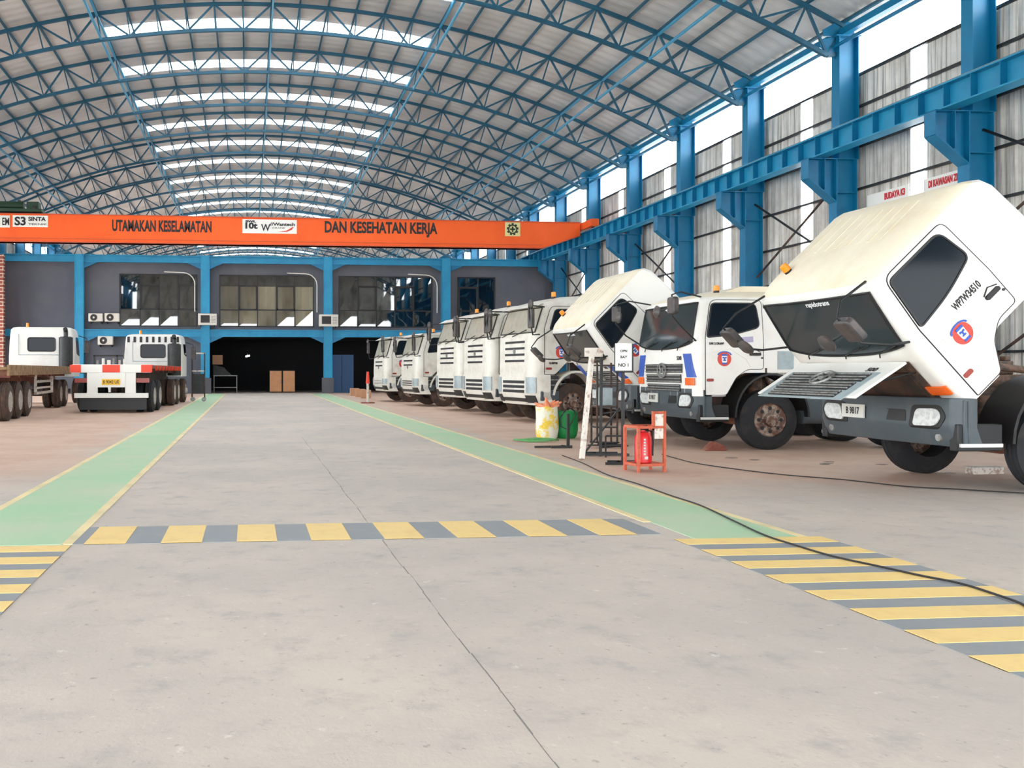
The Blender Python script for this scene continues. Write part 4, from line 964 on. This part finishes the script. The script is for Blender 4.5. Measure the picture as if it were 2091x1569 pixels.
    m = MB(); m.lathe([(0, .06), (.06, .06)], 12, 'z', bx); m.build('beacon_base', 'ink', cab); m = MB(); m.lathe([(.06, .065), (.18, .06), (.2, .0001)], 14, 'z', bx); m.build('beacon', 'beacon', cab, smooth=True)
    # flatbed or box behind the cab
    m = MB(); m.box(-2.35, -2.2, -1.0, 1.0, 1.0, 2.4); m.build('rear_frame', 'chassis', root)
    return root, cab, c
r4, c4, k4 = heavy('tall_cab_truck', 7.4, 23.1, 188, 'tall dusty white truck with rounded high roof directly behind the second tilted cab')
sd = k4.side(1); mapped_text('QUESTER', sd, -.55, 1.86-.27, .045, 'ink', c4, 'door_lettering', .9)
heavy('tall_cab_truck', 7.13, 26.5, 187, 'tall dusty white truck, middle one of the three tall cabs in the right row')
heavy('tall_cab_truck', 7.04, 29.95, 189, 'tall dusty white truck, farthest of the three tall cabs in the right row', badge=False)
heavy('low_cab_truck', 6.4, 34.5, 186, 'lower white truck between the three tall cabs and the farthest truck', H=2.92, belt=1.95, wt=2.75, bot=1.15, style='b', badge=False)
r8, c8, k8 = heavy('low_cab_truck', 5.95, 39.55, 186, 'farthest white truck of the right row, standing by the striped post', H=2.98, belt=1.95, wt=2.8, bot=1.1, style='b')
mapped_text('10', k8.side(1), -1.55, 1.72, .22, 'ink', c8, 'fleet_number', 1, -1, .01)

# left side: tractor with low flatbed seen from behind
def left_tractor(name, X, Y, phi, label, rear_axles, mat_cab='white_paint'):
    return
def rear_cab(root, off, W, H, striped=False):
    """cab seen from the rear; off = y of the cab rear in trailer coords (forward = +x)"""
    L = 1.9; k = W/2
    lv = [(1.15, off+L, off, k, .25), (2.0, off+L, off, k, .25), (H-.35, off+L-.15, off, k-.05, .25), (H-.12, off+L-.2, off, k-.08, .25), (H-.03, off+L-.35, off+.04, k-.16, .22), (H, off+L-.6, off+.15, k-.3, .2)]
    c = Cab(lv, (0, 0, 0), L); cab = c.body('cab', 'white_paint', root)
    m = MB(); m.prism(rpoly([(-k*.42, H-1.0), (k*.42, H-1.0), (k*.42, H-.45), (-k*.42, H-.45)], .1), lambda y, z, t: Vector((off-.012+t, y, z)), .012); m.build('rear_window', 'glass', cab)
    m = MB(); outline_tube(m, rpoly([(-k*.42, H-1.0), (k*.42, H-1.0), (k*.42, H-.45), (-k*.42, H-.45)], .1), lambda y, z, t: Vector((off-.012-t, y, z)), .02); m.build('window_seal', 'black', cab, smooth=True)
    m = MB(); m.tube([Vector((off-.02, -k*.75, H-.3)), Vector((off-.02, -k*.75, H-1.15)), Vector((off-.02, k*.7, H-1.15)), Vector((off-.02, k*.7, H-.3))], .012, 5); m.build('panel_crease', 'lamp_grey', cab)
    for s in (-1, 1):
        m = MB(); m.tube([Vector((off+L-.2, s*(k-.05), H-.3)), Vector((off+L+.05, s*(k+.25), H-.4)), Vector((off+L+.05, s*(k+.28), 2.0))], .02, 6); m.build('mirror_arm', 'black', cab); m = MB(); m.box(off+L, off+L+.08, *sorted((s*(k+.15), s*(k+.38))), H-1.05, H-.5); m.build('mirror', 'mirror_shell', cab, bevel=.02)
        sd = c.side(s); m = MB(); m.prism(rpoly([(off+.75, 2.1), (off+L-.35, 2.0), (off+L-.4, H-.4), (off+.75, H-.4)], .08), lambda a, b, t: sd(a, b, .004+t), .006); m.build('side_window', 'glass', cab)
    m = MB(); m.lathe([(0, .28), (1.3, .28), (1.34, .2)], 18, 'z', (off-.35, -(k-.28), H-1.75)); m.tube([(off-.35, -(k-.28), H-.45), (off-.35, -(k-.28), H-.2), (off-.5, -(k-.28), H-.1)], .09, 10); m.build('air_cleaner', 'dark_plastic', root, smooth=True)
    m = MB(); m.lathe([(0, .06), (.05, .06), (.06, .06), (.2, .05)], 12, 'z', (off+.5, k*.5, H-.02)); m.build('beacon', 'beacon', cab, smooth=True)
    return cab
# flatbed trailer truck beside the left walkway
W = 2.55
root = empty('flatbed_truck', (-4.52, 30.4, 0), R(87.2), 'flatbed trailer truck seen from behind with a red and white rear bar', 'truck'); TR = root
m = MB(); m.box(0, 8.0, -W/2, W/2, 1.46, 1.58); m.build('deck', 'rust_red', root, bevel=.01)
m = MB()
for s in (-1, 1): m.box(0.1, 9.2, s*.5-.06, s*.5+.06, 1.0, 1.46)
for x in (.8, 2, 3.2, 4.4, 5.6, 6.8): m.box(x, x+.1, -W/2+.05, W/2-.05, 1.3, 1.46)
m.build('trailer_frame', 'chassis', root)
m = MB()
for x in [1.0+.8*k for k in range(9)]: m.box(x, x+.1, -W/2-.06, -W/2+.02, 1.4, 1.56); m.box(x, x+.1, W/2-.02, W/2+.06, 1.4, 1.56)
m.build('stake_pockets', 'bar_red', root)
rb = MB().box(-.12, 0, -W/2, W/2, 1.33, 1.6).build('rear_bar', 'sign_white', root, bevel=.01)
for a, b in ((-.28, .28), (-W/2-.06, -.98), (.98, W/2+.06)): MB().box(-.15, -.11, a, b, 1.34, 1.59).build('red_panel', 'bar_red', rb)
m = MB()
for s in (-1, 1): m.box(-.1, 0, s*.62-.17, s*.62+.17, .58, 1.33)
m.box(-.14, 0, -1.2, 1.2, .5, .66); m.build('underrun_guard', 'sign_white', root, bevel=.01)
MB().box(-.13, -.08, -.45, .45, .85, 1.33).build('plate_board', 'sign_white', root)
p = MB().box(-.15, -.13, -.3, .3, .93, 1.12).build('license_plate', 'plate_yellow', root); text(None, 'B 9042 UE', .15, 'ink', frame((-.152, 0, 1.02), (0, -1, 0), (0, 0, 1)), p, 'plate_lettering', .8, .003, .001)
m = MB(); m.box(.02, .05, -1.22, -.55, 1.0, 1.15); m.box(.02, .05, .55, 1.22, 1.0, 1.15); m.build('tail_lamps', 'red_lamp', root)
MB().box(.2, .23, -1.1, 1.1, .1, .62).build('mud_flap', 'black', root)
for x in (.9, 2.15):
    MB().tube([(x, -.95, .54), (x, .95, .54)], .08, 8).build('trailer_axle', 'chassis', root)
    for s in (-1, 1): wheel(root, x, s*1.12, s, r=.54, dual=True, dusty=False, style='light')
rear_cab(root, 8.7, 2.45, 2.95)
m = MB()
for k in range(9): m.box(8.68, 8.7, -1.1+.26*k, -1.0+.26*k, 2.6, 2.84)
m.build('louvre_strips', 'ink', root)
m = MB()
for s in (-1, 1): m.box(5.6, 11.4, s*.42-.05, s*.42+.05, .75, 1.0)
m.build('chassis_frame', 'chassis', root)
for x, du in ((6.4, True), (7.6, True), (10.0, False)):
    MB().tube([(x, -.9, .53), (x, .9, .53)], .09, 8).build('tractor_axle', 'chassis', root)
    for s in (-1, 1): wheel(root, x, s*1.08, s, r=.53, dual=du, dusty=True, style='light')
# low loader at the far left
root = empty('low_loader_truck', (-7.95, 25.4, 0), R(92.6), 'wooden decked low loader truck at the left edge with a white cab seen from behind', 'truck')
m = MB(); m.box(0, 11.3, -1.35, 1.35, 1.42, 1.5); m.build('deck', 'deck_wood', root)
m = MB(); m.box(0, 11.3, -1.42, -1.35, 1.26, 1.56); m.box(0, 11.3, 1.35, 1.42, 1.26, 1.56); m.build('side_rail', 'deck_wood', root, bevel=.01)
m = MB()
for s in (-1, 1): m.box(.1, 12.8, s*.5-.06, s*.5+.06, .95, 1.42)
for k in range(9): m.box(.5+1.2*k, .6+1.2*k, -1.33, 1.33, 1.2, 1.42)
m.build('trailer_frame', 'rust_red', root)
m = MB(); m.box(4.6, 7.8, -1.3, -1.22, 1.0, 1.08); m.box(4.6, 7.8, -1.3, -1.22, .62, .70); m.box(4.6, 7.8, -1.3, -1.22, .80, .86); m.box(4.6, 4.7, -1.3, -1.22, .62, 1.3); m.box(7.7, 7.8, -1.3, -1.22, .62, 1.3); m.build('side_guard', 'worn_white', root)
for x in (-.5+.9, 1.75, 3.1):
    MB().tube([(x, -.95, .54), (x, .95, .54)], .08, 8).build('trailer_axle', 'chassis', root)
    for s in (-1, 1): wheel(root, x, s*1.22, s, r=.54, dual=True, dusty=True, style='light')
for x, du in ((9.6, True), (10.9, True), (14.6, False)):
    MB().tube([(x, -.9, .53), (x, .9, .53)], .09, 8).build('tractor_axle', 'chassis', root)
    for s in (-1, 1): wheel(root, x, s*1.15, s, r=.53, dual=du, dusty=True, style='light')
m = MB()
for s in (-1, 1): m.box(8.8, 15.5, s*.42-.05, s*.42+.05, .75, .93)
m.build('chassis_frame', 'chassis', root)
rear_cab(root, 12.9, 2.6, 3.2)

# ---------------------------------------------------------------- props on the floor
def fp(px, py):
    d = F_PX*CAMZ/(py-HY); X = (px-510)*d*math.cos(PSI)/F_PX; return X, Yfrom(X, d)
# fire extinguisher in its orange frame
X, Y = fp(1316, 962)
root = empty('extinguisher_frame', (X, Y, 0), R(8), 'orange welded steel frame holding the red fire extinguisher', 'stand')
w_, d_, h_ = .2, .17, .62
m = MB()
for x in (-w_, w_):
    for y in (-d_, d_): m.bar((x, y, .0), (x, y, h_ if (x < 0 or y < 0) else h_), .035)
for z in (.1, h_):
    m.bar((-w_, -d_, z), (w_, -d_, z), .035); m.bar((-w_, d_, z), (w_, d_, z), .035); m.bar((-w_, -d_, z), (-w_, d_, z), .035); m.bar((w_, -d_, z), (w_, d_, z), .035)
m.build('frame', 'orange_dark', root)
m = MB(); m.bar((w_, -d_, h_), (w_, -d_, .84), .035); m.bar((.03, -d_, h_), (.03, -d_, .84), .035); m.bar((.03, -d_, .82), (w_, -d_, .82), .035); m.build('back_hoop', 'orange_dark', root)
MB().box(.05, .18, -d_-.008, -d_+.005, .46, .8).build('tag_card', 'worn_white', root)
m = MB(); m.box(-w_, w_, -d_, d_, .09, .11); m.build('base_plate', 'orange_dark', root)
e = empty('fire_extinguisher', (X-.02, Y, .112), R(8), 'red fire extinguisher cylinder standing inside the orange frame', 'fire extinguisher')
m = MB(); m.lathe([(0, .1), (.015, .115), (.36, .115), (.42, .08), (.44, .03), (.46, .03)], 24, 'z'); m.build('cylinder', 'extinguisher', e, smooth=True)
m = MB(); m.box(-.06, .05, -.015, .015, .46, .48); m.bar((-.05, 0, .48), (.06, 0, .52), .02); m.build('valve_handle', 'ink', e)
m = MB(); m.tube([(.03, 0, .46), (.12, -.02, .44), (.14, -.02, .3), (.135, -.02, .1)], .012, 7); m.build('hose', 'black', e, smooth=True)
m = MB()
for k in range(6): m.box(-.06, -.035, -.121, -.112, .12+k*.04, .145+k*.04)
m.box(-.05, .0, -.123, -.114, .06, .1); m.build('label_print', 'plate_white', e)
# sign board on pole
X, Y = fp(1272, 948)
root = empty('sign_stand', (X, Y, 0), R(-4), 'black pole stand carrying a small white notice board beside the extinguisher frame', 'sign')
m = MB(); m.box(-.02, .02, -.02, .02, 0, 1.42); m.build('pole', 'black', root)
m = MB(); m.bar((-.3, -.12, .02), (.22, -.12, .02), .04); m.bar((-.18, .16, .02), (.3, .16, .02), .04); m.bar((0, -.15, .02), (0, .18, .02), .04); m.bar((-.25, -.12, .02), (-.02, .16, .02), .03); m.build('foot', 'black', root)
m = MB(); m.bar((-.26, 0, .42), (.06, 0, .42), .025); m.bar((-.26, 0, .42), (-.26, 0, .1), .02); m.build('side_hook', 'black', root)
b = MB().box(-.12, .14, -.06, .04, 1.37, 1.8).build('board_frame', 'black', root, bevel=.006); MB().box(-.135, .11, -.07, -.06, 1.4, 1.805).build('notice_sheet', 'sign_white', b)
for i, (tx, z, h) in enumerate((('OPN', 1.69, .05), ('BAY', 1.6, .055), ('NO 1', 1.48, .07))): text(None, tx, h, 'ink', frame((-.012, -.0715, z), (1, 0, 0), (0, 0, 1)), b, 'notice_lettering', 1, .002, .001)
# worn measuring plank leaning on an A stand
X, Y = fp(1192, 940)
root = empty('leaning_plank', (X, Y, 0), R(-6), 'tall worn white plank with rusty measuring marks leaning beside the green sack', 'plank')
m = MB(); A = Vector((-.03, 0, 0)); B = Vector((.2, .25, 1.72)); m.bar(A+Vector((0,0,.02)), B, .17, .05); pk = m.build('plank', 'worn_white', root)
m = MB(); D = (B-A)
for k in range(22):
    c0 = A + D*(.04+.043*k); m.bar(c0+Vector((-.0, -.03, .01)), c0+Vector((.05, -.03, .012)), .012)
m.build('scale_marks', 'rust_red', root)
MB().box(.08, .34, .16, .26, 1.62, 1.76).build('top_box', 'worn_white', root)
X2, Y2 = fp(1226, 932)
root = empty('support_stand', (X2, Y2, 0), R(-6), 'black upright steel stand with diagonal strut behind the worn plank', 'stand')
m = MB(); m.bar((0, 0, 0), (.02, 0, 1.72), .04); m.build('upright', 'black', root)
m = MB(); m.bar((-.28, -.02, .03), (.42, -.02, .03), .04); m.bar((.42, -.1, .03), (.42, .2, .03), .04); m.bar((-.2, .25, .03), (.35, .25, .03), .04); m.bar((0, -.02, .03), (0, .25, .03), .04); m.build('foot', 'black', root)
m = MB(); m.bar((-.26, 0, .05), (.34, .1, .78), .025); m.bar((.05, 0, .7), (.6, .05, .78), .02); m.build('strut', 'black', root)
# second plank fragment / white box rack behind
X3, Y3 = fp(1240, 905)
root = empty('parts_rack', (X3, Y3, 0), 0, 'small rack with a pale blue box behind the sign stands', 'rack')
m = MB()
for x in (-.2, .2):
    for y in (0, .3): m.bar((x, y, 0), (x, y, 1.55), .03)
for z in (.3, .7, 1.1, 1.5): m.bar((-.2, 0, z), (.2, 0, z), .03); m.bar((-.2, .3, z), (.2, .3, z), .03); m.bar((-.2, 0, z), (-.2, .3, z), .03); m.bar((.2, 0, z), (.2, .3, z), .03)
m.build('rack_frame', 'chassis', root)
m = MB(); m.box(-.19, .19, .0, .3, .7, .72); m.box(-.19, .19, 0, .3, .3, .32); m.build('shelf', 'metal_grey', root)
o = MB().box(-.13, .13, -.1, .1, 0, .34).build('pale_box', 'lamp_grey', bevel=.01); o.location = (X3, Y3+.15, .725); tag(o, 'pale blue box on the upper shelf of the small rack', 'box')
# sacks
def sack(name, px, py, w, h, mt, label, rz=0, open_top=True):
    X, Y = fp(px, py); root = empty(name, (X, Y+.2, 0), rz, label, 'sack')
    m = MB(); n = 20; rings = []
    for j, (z, r) in enumerate(((0, .8), (.05, .95), (.3*h, 1.02), (.6*h, 1.0), (.85*h, .97), (h, .98), (h-.01, .92), (h-.12, .9))):
        ring = []
        for k in range(n):
            t = 2*math.pi*k/n; q = (abs(math.cos(t))**4+abs(math.sin(t))**4)**-.25; rr = r*(.86+.14*q)*(1+.04*math.sin(3*t+j))
            ring.append(m.bm.verts.new((w/2*rr*math.cos(t)*1.08, w/2*rr*math.sin(t), z+.015*math.sin(5*t+j) if z > 0 else 0)))
        rings.append(ring)
    for A_, B_ in zip(rings, rings[1:]):
        for k in range(n): m.bm.faces.new((A_[k], A_[(k+1)%n], B_[(k+1)%n], B_[k]))
    m.bm.faces.new(rings[0][::-1]); m.bm.faces.new(rings[-1])
    m.build('sack_body', mt, root, smooth=True); return root, X, Y
r1, xa, ya = sack('yellow_sack', 1123, 898, .42, .66, 'bag_yellow', 'yellow and white sack stuffed with orange rags behind the green sack')
m = MB()
for k in range(9):
    a = random.uniform(0, 6.28); l = random.uniform(.1, .22); m.tube([(.05*math.cos(a), .05*math.sin(a), .5), (.1*math.cos(a), .1*math.sin(a), .66), ((.1+l)*math.cos(a), (.1+l)*math.sin(a)*.6, .66+random.uniform(.02, .2))], [.09, .08, .015], 7)
o = m.build('orange_rags', 'bag_orange', smooth=True); o.location = (xa, ya+.2, 0); tag(o, 'bundle of orange rags sticking out of the yellow sack', 'rags')
r2, xb, yb = sack('green_sack', 1160, 896, .48, .56, 'bag_green', 'bright green sack standing beside the worn white plank', R(8))
m = MB(); m.tube([(-.14, -.255, .50), (-.2, -.265, .42), (-.17, -.265, .25), (-.05, -.265, .2), (.06, -.265, .35), (.14, -.265, .52), (.06, -.25, .62), (-.04, -.25, .62), (-.13, -.255, .52)], .012, 6); o = m.build('hanging_hose', 'black', smooth=True); o.location = (xb, yb+.2, 0); tag(o, 'loop of dark hose draped over the front of the green sack', 'hose')
X, Y = fp(1160, 915); root = empty('short_stand', (X, Y, 0), R(5), 'low black stand leg in front of the green sack', 'stand')
m = MB(); m.bar((0, 0, 0), (0, 0, .62), .045); m.build('upright', 'black', root); m = MB(); m.bar((-.35, -.05, .02), (.05, -.05, .02), .035); m.bar((-.6, .1, .02), (.12, .1, .02), .035); m.bar((0, -.1, .02), (0, .25, .02), .035); m.build('foot', 'dark_plastic', root)
X, Y = fp(1098, 902); m = MB(); pts = [(X+.3*math.cos(t*.7)*(.5+.05*t), Y+.16*math.sin(t*.7)*(.5+.05*t), .025+.012*(t % 3)) for t in range(26)]; tag(m.tube(pts, .018, 6).build('green_rope', 'rope_green', smooth=True), 'coil of green rope on the floor beside the yellow sack', 'rope')
m = MB(); X, Y = fp(1238, 915)
pts = [(X-.35+.7*random.random(), Y-.15+.3*random.random(), .02+.01*i*.5) for i in range(16)]; tag(m.tube(pts, .014, 6).build('cable_heap', 'cable', smooth=True), 'tangled heap of dark cable on the floor behind the sign pole', 'cable')
# floor cables
def cable(pix, name, label, r=.0075):
    P = [fp(*q) for q in pix]; out = []
    for i in range(len(P)-1):
        p0, p1, p2, p3 = P[max(i-1, 0)], P[i], P[i+1], P[min(i+2, len(P)-1)]
        for k in range(6):
            t = k/6; out.append(tuple(.5*((2*p1[j]) + (-p0[j]+p2[j])*t + (2*p0[j]-5*p1[j]+4*p2[j]-p3[j])*t*t + (-p0[j]+3*p1[j]-3*p2[j]+p3[j])*t**3) for j in (0, 1)) + (r+.007,))
    out.append(P[-1]+(r+.007,)); tag(MB().tube(out, r, 6).build(name, 'cable', smooth=True), label, 'cable')
cable([(1148, 932), (1190, 948), (1240, 972), (1300, 990), (1370, 1015), (1430, 1035), (1500, 1068), (1560, 1096), (1620, 1116), (1700, 1140), (1800, 1162), (1880, 1180), (1960, 1196), (2030, 1218), (2095, 1243), (2180, 1300)], 'power_cable', 'long black cable crossing the green walkway and the zebra strip')
cable([(1352, 930), (1380, 938), (1420, 948), (1500, 960), (1600, 972), (1720, 982), (1850, 996), (1960, 1002), (2091, 1010), (2200, 1014)], 'power_cable', 'black cable lying on the tan floor from the extinguisher toward the nearest truck', .0075)
for px, py, rz, lab in ((1478, 921, 20, 'rusty orange wheel chock at the front tyre of the lowered cab truck'),):
    X, Y = fp(px, py); m = MB(); m.prism([(-.2, 0), (.2, 0), (.12, .1), (-.02, .16)], lambda a, b, t: (a, t, b), .2); o = m.build('wheel_chock', 'rust_red', bevel=.01); o.location = (X-.12, Y, 0); tag(o, lab, 'chock')
X, Y = fp(2010, 968); o = MB().box(-.22, .22, -.08, .08, 0, .1).build('wooden_block', 'worn_white', bevel=.01); o.location = (X, Y, 0); tag(o, 'pale wooden block on the floor under the nearest truck', 'block')
# rack, gate and trolley beyond the left trucks
X = XatY(405, 41.5); root = empty('tool_trolley', (X, 41.5, 0), 0, 'dark tool trolley with white shelves standing right of the flatbed cab', 'trolley')
m = MB()
for x in (-.3, .26):
    for y in (-.2, .2): m.box(x, x+.04, y, y+.04, .1, 2.2)
m.build('trolley_frame', 'chassis', root); m = MB()
for z in (1.35, 2.15): m.box(-.3, .3, -.2, .24, z, z+.06)
m.build('shelf', 'worn_white', root); MB().box(-.26, .26, -.18, .2, .35, 1.25).build('drawer_box', 'dark_plastic', root, bevel=.01)
m = MB()
for x in (-.25, .25): m.lathe([(-.03, .1), (.03, .1)], 12, 'y', (x, -.2, .1)); m.lathe([(-.03, .1), (.03, .1)], 12, 'y', (x, .2, .1))
m.build('castor', 'metal_grey', root)
root = empty('sheet_rack', (XatY(238, 53), 53, 0), 0, 'rack of white and dark upright sheets behind the flatbed trailer', 'rack')
m = MB(); m.box(-1.3, 1.3, .0, .08, 2.2, 2.3); m.box(-1.3, 1.3, 0, .08, .05, .15)
for x in (-1.3, 0, 1.22): m.box(x, x+.08, 0, .08, 0, 2.3)
m.build('rack_frame', 'dark_plastic', root)
for k in range(8): 
    x = -1.15+.3*k; m = MB(); m.box(x, x+.12+.04*(k % 3), .1, .14, .1, 2.0+.1*(k % 2)); m.build('upright_sheet', 'conduit' if k % 3 else 'metal_grey', root)
